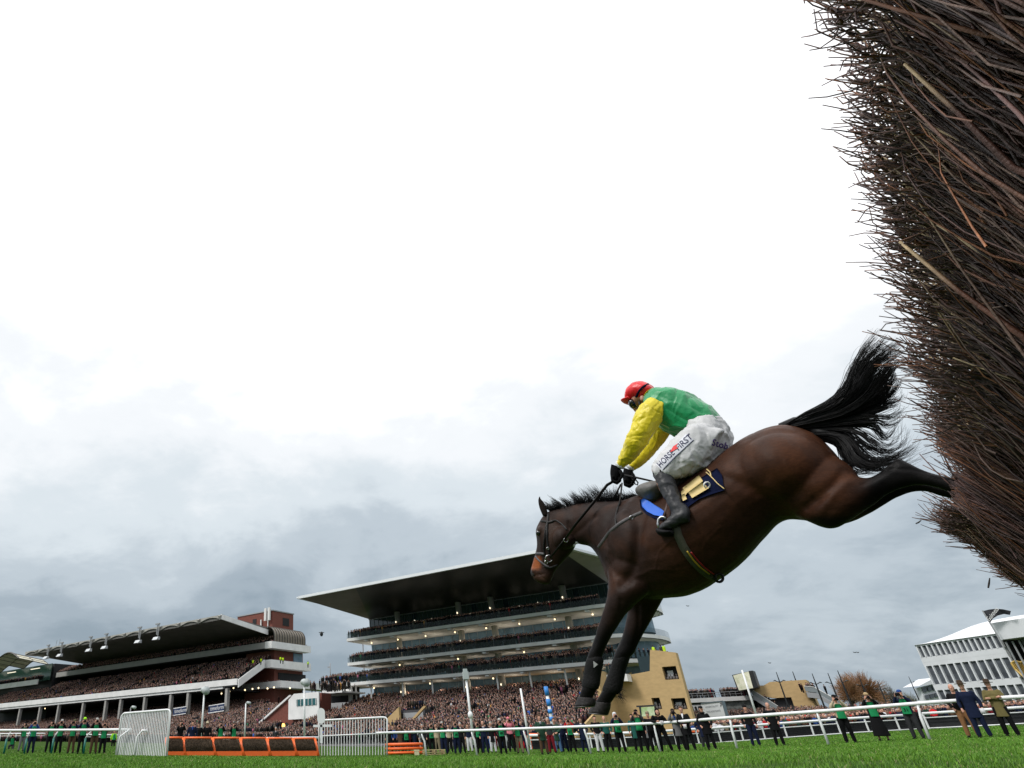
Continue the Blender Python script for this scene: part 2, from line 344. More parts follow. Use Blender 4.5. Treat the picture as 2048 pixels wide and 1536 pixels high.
    strokes+=[([(x0,y0),(x0+34,y0+40),(x0+52,y0+84)],.012,.0028) for x0,y0 in ((1370,1040),(1395,1030),(1420,1015),(1445,1000))]
    loc=np.stack([v@GG,v[:,2]],1); nr=mnorm(me); lat=v@FF-T0
    disp=np.zeros(len(v)); KD=.85
    for pl,wd,dp in strokes:
        P=[np.array([HP(x,y,T0)@GG,HP(x,y,T0)[2]]) for x,y in pl]; d=np.full(len(v),9.)
        for a,c in zip(P[:-1],P[1:]):
            ab=c-a; t=np.clip(((loc-a)@ab)/(ab@ab),0,1); d=np.minimum(d,np.linalg.norm(loc-a-t[:,None]*ab,axis=1))
        disp-=KD*dp*np.exp(-(d/wd)**2)*np.clip(np.abs(nr@FF),0,1)
    nzv=np.array([mnoise.noise(Vector(p*9))*.0028+mnoise.noise(Vector(p*26))*.001 for p in v])
    v=v+nr*(disp+nzv)[:,None]; setv(me,v)
    # coat: bay body, black points, tan muzzle
    q=np.stack([v@GG,v[:,2]],1)
    pp=np.array([proj(HW(g,T0,z)) for g,z in q]) if False else None
    X=HW(0,T0,0)[None,:]+q[:,0:1]*GG[None,:]; X[:,2]=q[:,1]; d=(X-C0)@MC; px=cx+f*d[:,0]/-d[:,2]; py=cy-f*d[:,1]/-d[:,2]
    ss=lambda a,b,x: (lambda t:t*t*(3-2*t))(np.clip((x-a)/(b-a),0,1))
    n1=np.array([mnoise.noise(Vector(p*4.5)) for p in v]); n2=np.array([mnoise.noise(Vector(p*11)) for p in v])
    brown=np.array([.042,.0175,.0098]); dark=np.array([.0165,.0105,.009]); blk=np.array([.0045,.004,.0042]); tan=np.array([.27,.075,.02]); warm=np.array([.085,.030,.012])
    def mix(a,b,t): return a*(1-t)[:,None]+b*t[:,None]
    c=np.tile(brown,(len(v),1)); c=mix(c,np.tile(dark,(len(v),1)),np.clip(ss(1420,1230,px)*.85+n1*.35,0,1)); c=mix(c,np.tile(warm,(len(v),1)),np.clip(ss(1480,1620,px)*ss(1060,960,py)*.35+n2*.25,0,1))
    c=mix(c,np.tile(warm,(len(v),1)),np.clip(np.exp(-((px-1690)**2+(py-975)**2)/350)*.5+np.exp(-((px-1255)**2+(py-1165)**2)/500)*.35,0,1))
    k=np.maximum(ss(1215+n1*20,1290,py)*(px<1345),ss(1700+n1*14,1765,px)*(py>900)); k=np.maximum(k,ss(1040,1052,py+n1*4)*(px>1600)*.8)
    c=mix(c,np.tile(blk,(len(v),1)),k)
    hd=ss(1146,1120,px); c=mix(c,np.tile(np.array([.055,.03,.02]),(len(v),1)),hd*np.exp(-((px-1112)**2+(py-1072)**2)/500)*.7)
    m=ss(1112,1119,py+n2*3)*ss(1094,1084,px+(py-1120)*.1)*ss(1146,1136,py); c=mix(c,np.tile(tan,(len(v),1)),m*.8)
    m=np.exp(-((px-1092)**2/90+(py-1158)**2/50)); c=mix(c,np.tile(np.array([.055,.028,.018]),(len(v),1)),m*.8)
    m=np.exp(-((px-1066)**2/22+(py-1147)**2/50)); c=mix(c,np.tile(blk,(len(v),1)),np.clip(m*1.3,0,1))
    m=np.exp(-((px-1076)**2/60+(py-1064)**2/70)); c=mix(c,np.tile(blk,(len(v),1)),np.clip(m*1.1,0,1))
    c*= (1+.22*n2[:,None])
    setcol(me,np.clip(c,.002,1))
    coat=mat('horse_coat',rough=.46,attr=True,var=.25,vs=38,stretch=(1,1,3.5),bump=.5,bs=130,spec=.11,bdist=.003)
    body=mpart('body',me,coat,root)
    hoofm=mat('hoof_horn',(.02,.018,.018),.55,spec=.2,var=.5,vs=30,bump=.4,bs=60)
    shoe=mat('shoe_iron',(.12,.12,.12),.5,1); mat('steel',(.5,.5,.51),.3,1)
    for sec,dt,sh in (([((1157,1393),(1189,1396)),((1153,1404),(1191,1405)),((1150,1414),(1189,1412))],-.15,((1149,1417),(1188,1414))),
                   ([((1189,1403),(1222,1405)),((1183,1414),(1220,1417)),((1177,1425),(1216,1429))],.13,((1176,1428),(1214,1432)))):
        h=MB().px([(a,b_,.042+.008*i,dt) for i,(a,b_) in enumerate(sec)],k=18); me=remesh(h,.006,2,'hoof'); o=mpart('hoof',me,hoofm,root)
        h=MB().px([(sec[-1][0],sec[-1][1],.057,dt),((sh[0][0]+.5,sh[0][1]-1),(sh[1][0]-.5,sh[1][1]-1),.057,dt)],k=18); part('horseshoe',h,shoe,o,True)
    for dt in (-.14,.13):
        dx,dy=(0,0) if dt<0 else (-4,10)
        h=MB().px([((1926+dx,970+dy),(1916+dx,992+dy),.038,dt),((1940+dx,976+dy),(1928+dx,1002+dy),.05,dt)],k=16); part('hoof',h,hoofm,root,True)
    # ears
    for s in (-1,1):
        e=MB(); o=[((1080,993),(1079,997),.004),((1078,1000),(1086,1003),.014),((1079,1010),(1091,1012),.02),((1082,1020),(1094,1021),.022),((1087,1032),(1096,1030),.018)]
        dd=-.055 if s<0 else .05; sx=0 if s<0 else -1
        e.px([((a[0]+sx,a[1]),(c_[0]+sx,c_[1]),w,dd) for a,c_,w in o],k=12); part('ear',e,mat('ear_hair',(.010,.007,.006),.85,spec=.1),root,True)
    part('eye',MB().ell(HP(1077,1066,T0-.082),(.022,.022,.022)),mat('eye_gloss',(.006,.004,.004),.05,spec=1),root,True)
    part('eye',MB().ell(HP(1077,1066,T0+.082),(.022,.022,.022)),mat('eye_gloss'),root,True)
    for s in (-1,1): part('nostril',MB().ell(HP(1067.5,1147,T0+s*.043),(.011,.014,.02)),mat('nostril_dark',(.004,.003,.003),.6),root,True)
    # hair strands
    hair=mat('black_hair',(.004,.004,.0045),.4,spec=.16)
    def strand(mb,P,r0,k=3,twist=0):
        n=len(P); mb.tube(P,[r0*(1-.85*(i/(n-1))**1.5) for i in range(n)],k,False)
    def bez(P,n):
        P=np.array(P,float); m=len(P)-1; o=[]
        for s in np.linspace(0,m,n):
            i=min(int(s),m-1); t=s-i; p0=P[max(i-1,0)];p1=P[i];p2=P[i+1];p3=P[min(i+2,m)]
            o.append(.5*((2*p1)+(-p0+p2)*t+(2*p0-5*p1+4*p2-p3)*t*t+(-p0+3*p1-3*p2+p3)*t**3))
        return np.array(o)
    G=[[(1566,852),(1600,832),(1650,808),(1684,775),(1700,735),(1722,695),(1748,662)],
       [(1568,852),(1610,834),(1660,812),(1694,782),(1712,742),(1736,706),(1772,676)],
       [(1570,853),(1620,836),(1675,815),(1710,782),(1732,745),(1760,712),(1798,684)],
       [(1572,854),(1630,838),(1690,818),(1730,788),(1752,755),(1778,730),(1812,718)],
       [(1576,855),(1640,842),(1700,826),(1745,800),(1776,775),(1788,752),(1772,742)],
       [(1580,856),(1648,848),(1708,836),(1752,822),(1776,812),(1800,806),(1812,797)],
       [(1590,858),(1655,852),(1710,848),(1750,850),(1770,872),(1786,862),(1800,836)],
       [(1600,860),(1662,858),(1705,864),(1735,884),(1765,904),(1796,892),(1808,862)],
       [(1610,864),(1666,864),(1700,880),(1722,906),(1756,922),(1800,908),(1834,878)],
       [(1622,870),(1670,874),(1694,894),(1708,920),(1742,936),(1790,928),(1846,906)],
       [(1636,880),(1672,888),(1686,905),(1694,926),(1716,942),(1752,940),(1796,934)]]
    G=[[np.array(p,float) for p in g] for g in G]
    mb=MB()
    for q in range(118):
        s=random.random()**.95*(len(G)-1.001)
        if q%5<2: s=random.uniform(.1,5)
        ph=random.uniform(0,6.28); am=random.uniform(4,13); fq=random.uniform(.7,1.5); cl_=random.gauss(0,.055); Lc=random.uniform(.95,1.05) if s<3.4 else random.uniform(.8,1.0); sh=np.array([random.gauss(0,5),random.gauss(0,5)])
        core=q%3==0
        for j in range(17 if core else 13):
            i=int(s); t=s-i; P=[]; jj=np.array([random.gauss(0,1.6),random.gauss(0,1.6)]); L=min(1,Lc*random.uniform(.84,1.04)); fr=random.gauss(0,1.)
            for k in range(7):
                g=k/6; b_=G[i][k]*(1-t)+G[i+1][k]*t; wv=np.array([math.sin(ph+k*fq+fr*g*.5),math.cos(ph*1.7+k*fq*.9)])*am*g**1.5*(.45 if core else 1)
                P.append(HP(*(b_+sh*g+wv+jj*(1.8*math.sin(math.pi*min(1,g*1.05))+.25+.5*g)),T0+cl_*(.35+1.3*g)+random.gauss(0,.004)))
            P=bez(P,17); P=P[:max(7,int(17*L))]; strand(mb,P,random.uniform(.0016,.0036))
    for q in range(150):   # fly-away hairs and curls
        s=random.uniform(4.5,9.9) if q%3 else random.uniform(0,4.5); i=int(s); t=s-i; P=[]; ph=random.uniform(0,6.28); am=random.uniform(8,22); cl_=random.gauss(0,.08)
        for k in range(7):
            g=k/6; b_=G[i][k]*(1-t)+G[i+1][k]*t; P.append(HP(*(b_+np.array([math.sin(ph+k*1.2),math.cos(ph+k*1.05)])*am*g**1.8+np.array([random.gauss(0,1.2),random.gauss(0,1.2)])),T0+cl_*g))
        strand(mb,bez(P,20),random.uniform(.0012,.002))
    # dock and solid root of the tail
    mb.tube([HP(x,y,T0) for x,y in ((1560,856),(1590,850),(1625,848),(1665,842),(1700,826))],[.03,.05,.055,.05,.02],10)
    mb.tube([HP(x,y,T0) for x,y in ((1610,856),(1650,868),(1675,884),(1690,905))],[.03,.045,.03,.01],10)
    mb.tube([HP(x,y,T0) for x,y in ((1640,840),(1690,812),(1722,775),(1745,735))],[.035,.06,.055,.015],10)
    part('tail',mb,hair,root,True)
    mb=MB(); crest=[(1100,1021),(1128,1014),(1159,1008),(1191,1004),(1222,1003),(1255,1000),(1276,993)]
    tips=[(1083,1002),(1110,990),(1142,978),(1176,964),(1215,968),(1252,978),(1278,984)]
    MC_=[(random.uniform(0,6),random.uniform(-14,8),random.uniform(-3,6),random.uniform(.62,1.08)) for _ in range(70)]
    for j in range(1900):
        mc=random.choice(MC_); s=min(5.98,max(.01,mc[0]+random.gauss(0,.07))) if j%4 else random.uniform(0,5.98); i=int(s); t=s-i
        a=np.array(crest[i])*(1-t)+np.array(crest[i+1])*t; b_=np.array(tips[i])*(1-t)+np.array(tips[i+1])*t
        cx_,cy_=(mc[1]-3+random.gauss(0,1.5),mc[2]+random.gauss(0,1)) if j%4 else (random.uniform(-14,8),random.uniform(0,8)); L=random.uniform(.45,1.0)*(mc[3] if j%4 else .7)
        e=a+(b_-a+np.array([cx_,cy_]))*L; lat=random.gauss(0,.022); m_=(a+e)/2+np.array([random.gauss(3,2.5),random.gauss(1,1)])
        P=bez([HP(a[0],a[1]+3,T0+lat*.5),HP(*(a*.6+m_*.4),T0+lat),HP(*m_,T0+lat*1.2),HP(*e,T0+lat*1.6+random.gauss(0,.01))],8); strand(mb,P,random.uniform(.0010,.0023))
    mb.tube([HP(x,y+3,T0) for x,y in crest],[.012,.02,.022,.022,.02,.016,.008],8)
    part('mane',mb,hair,root,True)
    mb=MB()
    for j in range(70):   # feathered hair on fetlocks
        a=(1184,1372) if j%2 else (1238,1385); dt=-.15 if j%2 else .13
        a=(a[0]+random.uniform(-3,6),a[1]+random.uniform(-12,12)); e=(a[0]+random.uniform(4,15),a[1]+random.uniform(4,14))
        strand(mb,bez([HP(a[0]-4,a[1],T0+dt),HP(*a,T0+dt+random.gauss(0,.012)),HP(*e,T0+dt+random.gauss(0,.02))],5),.0022)
    part('fetlock_hair',mb,hair,root,True)["kind"]='stuff'
    # boots on the forelegs
    bm=mat('black_neoprene',(.006,.006,.0065),.7,bump=.5,bs=90,spec=.2)
    h=MB().px([((1179,1314),(1204,1314),.044,-.15),((1174,1320),(1206,1321),.05,-.15),((1171,1332),(1204,1333),.05,-.15),((1168,1350),(1201,1352),.044,-.15),((1165,1365),(1199,1369),.045,-.15),((1164,1373),(1195,1379),.041,-.15)],k=20); o=part('leg_boot',h,bm,root,True)
    tri=MB(); P=[HP(x,y,T0-.15-.062) for x,y in ((1187,1322),(1196,1329),(1188,1336))]; tri.ext(P,-FF*.004); part('boot_badge',tri,mat('badge_grey',(.25,.26,.25),.5),o)
    h=MB().px([((1230,1312),(1260,1313),.044,.13),((1226,1320),(1257,1322),.049,.13),((1220,1340),(1251,1341),.046,.13),((1213,1358),(1247,1362),.046,.13),((1206,1376),(1243,1380),.047,.13),((1205,1384),(1236,1388),.04,.13)],k=20); part('leg_boot',h,bm,root,True)
    return root,body
horse,hbody=build_horse()
def bvh_of(*objs):
    V=[];F=[]
    for o in objs:
        off=root_loc(o); n=len(V); V+=[tuple(np.array(v.co)+off) for v in o.data.vertices]; F+=[tuple(i+n for i in p.vertices) for p in o.data.polygons]
    return BVHTree.FromPolygons(V,F)
HB=bvh_of(hbody)
def onsurf(bv,x,y,off=.006,t=4.4):
    d=Vector(ray(x,y)).normalized(); h=bv.ray_cast(Vector(C0),d)
    if h[0] is None: return HP(x,y,t)
    return np.array(h[0]-d*off)
def strap(name,pts,w,m,parent,bv=None,thick=.004,off=.004,n=6):
    bv=bv or HB; P=[]
    for a,b in zip(pts[:-1],pts[1:]):
        for k in range(n): t=k/n; P.append(onsurf(bv,a[0]+(b[0]-a[0])*t,a[1]+(b[1]-a[1])*t,off))
    P.append(onsurf(bv,*pts[-1],off)); P=np.array(P)
    for _ in range(2): P[1:-1]=(P[:-2]+2*P[1:-1]+P[2:])/4
    mb=MB(); V=[]
    for i,p in enumerate(P):
        t=P[min(i+1,len(P)-1)]-P[max(i-1,0)]; t/=np.linalg.norm(t)+1e-9; d=(p-C0)/np.linalg.norm(p-C0); q=np.cross(t,d); q/=np.linalg.norm(q)+1e-9
        for sx,sy in ((-1,1),(-.9,-1),(.9,-1),(1,1)): V.append(p+q*w/2*sx+d*thick*sy)
    k=4;nn=len(P); F=[(i*k+j,i*k+(j+1)%k,(i+1)*k+(j+1)%k,(i+1)*k+j) for i in range(nn-1) for j in range(k)]+[(3,2,1,0),tuple((nn-1)*k+j for j in range(4))]
    mb.add(V,F); return part(name,mb,m,parent,True)
leather=mat('black_leather',(.008,.007,.007),.45,bump=.3,bs=200,spec=.3); greyl=mat('grey_leather',(.075,.07,.075),.5,bump=.3,bs=200)
steel=mat('steel')
def torus(mb,c,R,r,n1,a,b,k=6):
    mb.tube([c+a*R*math.cos(2*math.pi*i/n1)+b*R*math.sin(2*math.pi*i/n1) for i in range(n1+1)],r,k,False)
E1=np.array(ray(1101,1075)-ray(1100,1075));E1/=np.linalg.norm(E1);E2=np.array(ray(1100,1075)-ray(1100,1076));E2/=np.linalg.norm(E2)
def bridle():
    br=strap('bridle',[(1081,1042),(1090,1043),(1098,1045),(1106,1043)],.02,leather,horse)
    for nm,p,w,m in (('cheek_strap',[(1097,1026),(1096,1040),(1094,1052),(1094,1075),(1096,1092),(1098,1108)],.02,leather),('cheek_strap',[(1092,1050),(1089,1075),(1087,1100),(1090,1112)],.012,leather),
      ('throat_strap',[(1100,1043),(1112,1040),(1124,1048),(1134,1060)],.012,leather),('noseband',[(1072,1107),(1080,1107),(1088,1108)],.02,greyl),('noseband',[(1070,1112),(1078,1121),(1090,1130),(1098,1134)],.014,greyl),
      ('jaw_strap',[(1088,1131),(1098,1136),(1106,1134),(1116,1130)],.018,leather)):
        strap(nm,p,w,m,br)
    mb=MB(); c=onsurf(HB,1098,1117,.012); torus(mb,c,.026,.0045,24,E1,E2); c=onsurf(HB,1093,1124,.014); torus(mb,c,.012,.0045,16,E1,E2); part('bit_ring',mb,steel,br,True)
    mb=MB(); c=onsurf(HB,1096,1097,.012); torus(mb,c,.009,.004,14,E1,E2); part('buckle',mb,steel,br,True); mb=MB(); c=onsurf(HB,1132,1080,.012); torus(mb,c,.016,.0035,20,E1,E2); part('rein_ring',mb,steel,br,True)
    for s in (0,1):
        mb=MB().ell(onsurf(HB,(1148,1153)[s],(1090,1085)[s],.004),(.011,.011,.013)); part('rein_stud',mb,mat('white_plastic',(.8,.8,.8),.4),br,True)
    o=strap('breastplate',[(1197,1096),(1207,1082),(1220,1064),(1236,1050),(1252,1040),(1270,1031),(1284,1025)],.026,greyl,horse); strap('neck_strap',[(1232,1050),(1231,1035),(1236,1015),(1241,1002)],.014,leather,o)
    mb=MB(); torus(mb,onsurf(HB,1263,1035,.01),.012,.004,14,E1,E2); part('buckle',mb,steel,o,True)
bridle()
# ---------------------------------------------------------------- saddle
def saddle():
    base=HW(.9,T0,0); r=thing('saddle','small grey racing saddle strapped on the bay horse over blue and navy cloths','saddle',base)
    gr=mat('saddle_grey',(.125,.12,.115),.6,var=.15,vs=12,bump=.3,bs=60); navy=mat('navy_cloth',(.005,.008,.03),.9,bump=.5,bs=70,spec=.08); gold=mat('gold_cloth',(.62,.47,.2),.6,var=.12,vs=25); blue=mat('blue_cloth',(.02,.13,.62),.55)
    def sheet(name,poly,m,off,th=.008,sub=7,par=None,bv=None):
        # polygon in photo pixels wrapped onto the horse; fan of quads between two edge polylines
        A,B=poly; n=len(A); V=[];F=[]; mb=MB()
        for i in range(n):
            for j in range(sub+1):
                t=j/sub; x=A[i][0]*(1-t)+B[i][0]*t; y=A[i][1]*(1-t)+B[i][1]*t; V.append(onsurf(bv or HB,x,y,off,T0-.2))
        m1=len(V); dv=[(p-C0)/np.linalg.norm(p-C0) for p in V]; V=V+[p+d*th for p,d in zip(V,dv)]
        s=sub+1
        for i in range(n-1):
            for j in range(sub): a=i*s+j; F.append((a,a+1,a+s+1,a+s)); F.append((m1+a,m1+a+s,m1+a+s+1,m1+a+1))
        bd=[i*s for i in range(n)]+[(n-1)*s+j for j in range(1,s)]+[i*s+sub for i in range(n-2,-1,-1)]+[j for j in range(sub-1,0,-1)]
        for a,b in zip(bd,bd[1:]+bd[:1]): F.append((a,m1+a,m1+b,b))
        mb.add(V,F); return part(name,mb,m,par or r,True)
    sheet('saddle_cloth',([(1281,1000),(1284,1013),(1294,1023),(1308,1030),(1324,1033)],[(1288,996),(1298,1002),(1310,1010),(1320,1016),(1328,1022)]),blue,.03)
    sheet('cloth_border',([(1279,999),(1281,1016),(1292,1028),(1307,1036),(1326,1040)],[(1286,998),(1290,1012),(1300,1022),(1314,1028),(1330,1031)]),navy,.018)
    sheet('number_cloth',([(1360,985),(1400,957),(1420,944),(1434,936),(1444,950),(1448,976)],[(1366,1030),(1378,1012),(1398,998),(1418,990),(1436,984),(1450,980)]),navy,.014)
    sheet('cloth_panel',([(1362,984),(1364,998)],[(1372,972),(1380,980)]),gold,.032)
    for q in (([(1365,976),(1374,986)],[(1398,950),(1406,962)]),([(1376,984),(1384,996)],[(1404,964),(1418,976)]),([(1362,990),(1366,1002)],[(1369,987),(1374,998)])):
        sheet('cloth_panel',q,gold,.034)
    strap('gold_piping',[(1412,944),(1424,955),(1436,968),(1449,978)],.006,gold,r,off=.034); strap('gold_piping',[(1413,938),(1420,944),(1422,952)],.007,gold,r,off=.036)
    mb=MB(); torus(mb,onsurf(HB,1414,970,.036),.018,.005,18,E1,E2); part('emblem',mb,mat('white_plastic'),r,True)
    # flap and seat as one padded body over the back
    mb=MB(); mb.px([((1275,986),(1279,992),.06,0),((1290,979),(1298,1006),.2,0),((1310,973),(1318,1019),.29,0),((1330,970),(1337,1022),.325,0),((1350,968),(1350,1010),.30,0),((1372,958),(1372,990),.27,0),((1394,945),(1396,965),.2,0)],k=24)
    me=remesh(mb,.012,3,'flap'); mpart('saddle_flap',me,gr,r)
    mb=MB(); mb.px([((1340,968),(1344,985),.12,0),((1368,955),(1372,975),.15,0),((1392,938),(1398,960),.18,0),((1412,920),(1420,950),.2,0),((1428,912),(1438,938),.18,0),((1434,915),(1442,930),.12,0)],k=20); me=remesh(mb,.012,3,'seat'); mpart('seat',me,navy,r)
    g=strap('girth',[(1352,1052),(1356,1070),(1366,1092),(1376,1108),(1388,1124),(1402,1138),(1416,1149),(1434,1156)],.05,mat('girth_web',(.055,.055,.035),.6,bump=.3,bs=120),r,n=8)
    strap('girth_stripe',[(1374,1102),(1388,1122),(1402,1136),(1420,1149)],.009,mat('stripe_yellow',(.45,.3,.02),.6),g,off=.012); strap('girth_stripe',[(1382,1104),(1396,1122),(1410,1136),(1428,1149)],.009,mat('stripe_red',(.3,.01,.012),.6),g,off=.012)
    mb=MB(); c=HP(1438,1156,T0-.05); torus(mb,c,.025,.008,16,E1,E2); part('girth_buckle',mb,leather,g,True)
    # stirrup
    tt=T0-.36; lm=mat('brown_leather',(.06,.03,.025),.5)
    part('stirrup_leather',MB().tube([HP(1336,1000,T0-.33),HP(1331,1020,tt),HP(1327,1036,tt)],.011,6,flat=.4),lm,r,True)
    mb=MB(); mb.tube([HP(x,y,tt) for x,y in ((1319,1058),(1316,1048),(1317,1039),(1322,1034),(1328,1034),(1332,1038))],.0085,8); mb.tube([HP(x,y,tt+.04) for x,y in ((1318,1059),(1330,1062),(1345,1064))],.011,8); part('stirrup_iron',mb,steel,r,True)
    mb=MB().px([((1316,1057),(1319,1071),.05,-.34),((1332,1060),(1332,1073),.055,-.34),((1348,1062),(1346,1070),.05,-.34)],k=14); part('stirrup_tread',mb,mat('rubber',(.006,.006,.007),.7,spec=.2),r,True)
    return r
sad=saddle()
# ---------------------------------------------------------------- jockey
def jockey():
    base=HW(.9,T0,0); r=thing('person','jockey in yellow and green silks and red cap crouched over the leaping horse','jockey',base)
    skin=mat('skin',(.50,.25,.17),.5,var=.1,vs=30,bump=.15,bs=120)
    N_=-.17;NL=-.26
    # body under the clothes, one skin
    b=MB()
    b.px([((1436,872),(1400,886),.1,0),((1420,838),(1370,858),.13,0),((1380,798),(1325,845),.17,0),((1345,790),(1308,830),.16,0),((1316,792),(1300,812),.07,0),((1296,786),(1288,806),.055,0)],k=18)
    b.px([((1303,772),(1290,806),.06,0),((1290,768),(1278,812),.074,0),((1276,772),(1272,822),.07,0),((1268,786),(1268,826),.055,0),((1264,800),(1270,824),.03,0)],k=16)   # head
    b.ell(HP(1271,812,T0),(.022,.022,.02)); b.ell(HP(1269.5,809,T0-.0),(.012,.014,.02))
    b.px([((1274,818),(1281,822),.03,0),((1272,825),(1279,829),.026,0)],k=10)
    for s in (-1,1): b.ell(HP(1285,797,T0+s*.076),(.02,.02,.028))
    arm_n=[(1300,812,.06,N_),(1290,845,.05,N_-.02),(1270,882,.045,N_-.04),(1254,912,.035,N_+.03),(1240,928,.028,N_+.08)]
    arm_f=[(1325,842,.055,-N_),(1308,872,.045,-N_),(1292,900,.042,-N_),(1272,922,.033,-N_-.06),(1262,934,.027,-N_-.08)]
    for a in (arm_n,arm_f): b.tube([HP(x,y,T0+d) for x,y,_,d in a],[w for _,_,w,_ in a],12)
    for s in (-1,1):
        q=0 if s<0 else 1
        L=[(1424+4*q,888+2*q,.075,s*.08),(1388+10*q,898+8*q,.075,s*.15),(1348+16*q,918+14*q,.06,s*.22),(1322+22*q,942+22*q,.06,s*.28),(1334+12*q,975+10*q,.05,s*.3),(1352,1010,.032,s*.33),(1362,1030,.026,s*.34),(1344,1044,.018,s*.34)]
        b.tube([HP(x,y,T0+d) for x,y,_,d in L],[w for _,_,w,_ in L],12)
    me=remesh(b,.009,3,'body'); mpart('body',me,skin,r)
    # shirt
    green=mat('silk_green',(.008,.27,.09),.42,var=.12,vs=6,bump=.35,bs=14,bdist=.02,sheen=.3); yel=mat('silk_yellow',(.74,.60,.012),.42,var=.1,vs=7,bump=.4,bs=22,bdist=.02,sheen=.3)
    def cloth(name,mb,m,vox=.009,sm=3,wr=.006,fr=13,dirv=(1,1,1),damp=()):
        me=remesh(mb,vox,sm,name); v=mverts(me); nr=mnorm(me); d=np.array(dirv)
        def rg(p,s): q=Vector(p*s*d); q=q+Vector((mnoise.noise(q*.6),mnoise.noise(q*.6+Vector((5,0,0))),mnoise.noise(q*.6+Vector((0,9,0)))))*.9; return (1-min(1,abs(mnoise.noise(q))*2.6))**2
        w=np.array([rg(p,fr*.55)*.9-rg(p+3,fr*.8)*.9+.45*rg(p+11,fr*1.5)+.35*mnoise.noise(Vector(p*fr*.5)) for p in v])
        dd=(v-C0)@MC; px_=cx+f*dd[:,0]/-dd[:,2]; py_=cy-f*dd[:,1]/-dd[:,2]
        for a,b_,q in damp: w*=1-.93*np.exp(-(((px_-a)**2+(py_-b_)**2)/q**2)**2)
        setv(me,v+nr*(w*wr)[:,None]); return mpart(name,me,m,r)
    b=MB(); b.px([((1451,852),(1368,872),.165,0),((1437,828),(1352,871),.18,0),((1410,805),(1333,864),.205,0),((1378,788),(1316,852),.222,0),((1347,781),(1304,839),.215,0),((1324,781),(1296,822),.15,0),((1311,783),(1292,810),.085,0)],k=28,e=.9)
    shirt=cloth('shirt',b,green,vox=.0075,wr=.009,fr=9,dirv=(1.2,1.2,.8))
    # yellow collar and shoulders
    b=MB(); b.px([((1316,780),(1296,800),.1,0),((1309,781),(1290,806),.086,0)],k=20,e=.9); part('collar',b,yel,shirt,True)
    for s,nm,sl in ((-1,'near',[(1316,810,.075,-.16),(1303,823,.086,-.185),(1292,842,.084,-.2),(1283,864,.072,-.21),(1272,884,.068,-.2),(1262,902,.058,-.16),(1251,917,.046,-.12),(1241,929,.036,-.1)]),
                    (1,'far',[(1335,835,.075,.12),(1320,858,.075,.16),(1309,877,.066,.17),(1297,895,.062,.16),(1282,912,.055,.13),(1269,926,.044,.1),(1261,934,.036,.09)])):
        b=MB(); b.tube([HP(x,y,T0+d) for x,y,_,d in sl],[w for _,_,w,_ in sl],16)
        cloth('sleeve',b,yel,vox=.006,wr=.006,fr=15,sm=2)
        e=sl[-1]; e2=sl[-2]; P=HP(e[0],e[1],T0+e[3]); Q=HP(e2[0],e2[1],T0+e2[3]); dd=(P-Q)/np.linalg.norm(P-Q)
        part('cuff',MB().tube([P-dd*.012,P+dd*.014],.034,14),mat('white_plastic'),r,True)
    # breeches
    wm=mat('breeches_white',(.56,.56,.57),.55,var=.06,vs=9,bump=.3,bs=16,bdist=.02)
    b=MB(); b.px([((1446,838),(1374,858),.17,0),((1459,862),(1372,874),.19,0),((1461,890),(1380,902),.2,0),((1455,908),(1398,926),.17,0),((1444,918),(1408,934),.11,0)],k=24,e=.92)
    b.px([((1450,862),(1425,932),.11,-.11),((1412,850),(1415,937),.115,-.15),((1384,853),(1398,942),.108,-.2),((1357,872),(1376,952),.098,-.23),((1334,896),(1354,957),.086,-.26),((1316,918),(1338,958),.075,-.28),((1306,932),(1330,960),.066,-.29),((1305,942),(1322,962),.05,-.29)],k=22,e=.92)
    b.px([((1440,885),(1435,935),.09,.1),((1400,900),(1402,955),.09,.14),((1372,920),(1378,972),.08,.17),((1352,940),(1360,984),.07,.2),((1345,955),(1352,988),.06,.21)],k=18)
    br=cloth('breeches',b,wm,vox=.0075,wr=.010,fr=10,dirv=(1.3,1.3,.8),damp=((1330,922,17),(1345,906,17),(1358,893,17),(1372,881,17),(1385,872,14),(1430,890,13),(1448,894,13)))
    # boots, gloves
    boot=mat('boot_leather',(.03,.031,.035),.45,spec=.3,var=.12,vs=20,bump=.4,bs=26,bdist=.01); 
    b=MB(); b.px([((1307,948),(1343,946),.058,-.29),((1312,962),(1350,964),.06,-.3),((1322,984),(1358,984),.055,-.31),((1334,1004),(1364,1002),.047,-.33),((1342,1022),(1376,1016),.043,-.34),((1342,1034),(1379,1032),.043,-.345),((1346,1044),(1366,1046),.035,-.345)],k=18)
    b.px([((1376,1018),(1378,1042),.03,-.345),((1358,1020),(1362,1049),.042,-.345),((1340,1034),(1346,1058),.046,-.345),((1326,1048),(1331,1061),.04,-.345),((1318,1055),(1321,1060),.02,-.345)],k=16)
    cloth('boot',b,boot,vox=.008,wr=.005,fr=18)
    b=MB(); b.px([((1330,960),(1362,960),.055,.26),((1335,985),(1364,985),.05,.3),((1340,1020),(1372,1018),.042,.34),((1330,1048),(1345,1056),.04,.34)],k=14); cloth('boot',b,boot,vox=.01)
    part('boot_top',MB().px([((1306,945),(1343,943),.061,-.29),((1307,951),(1345,949),.061,-.29)],k=18),mat('rubber'),r,True)
    gm=mat('glove_black',(.004,.004,.005),.85,bump=.5,bs=80,spec=.1)
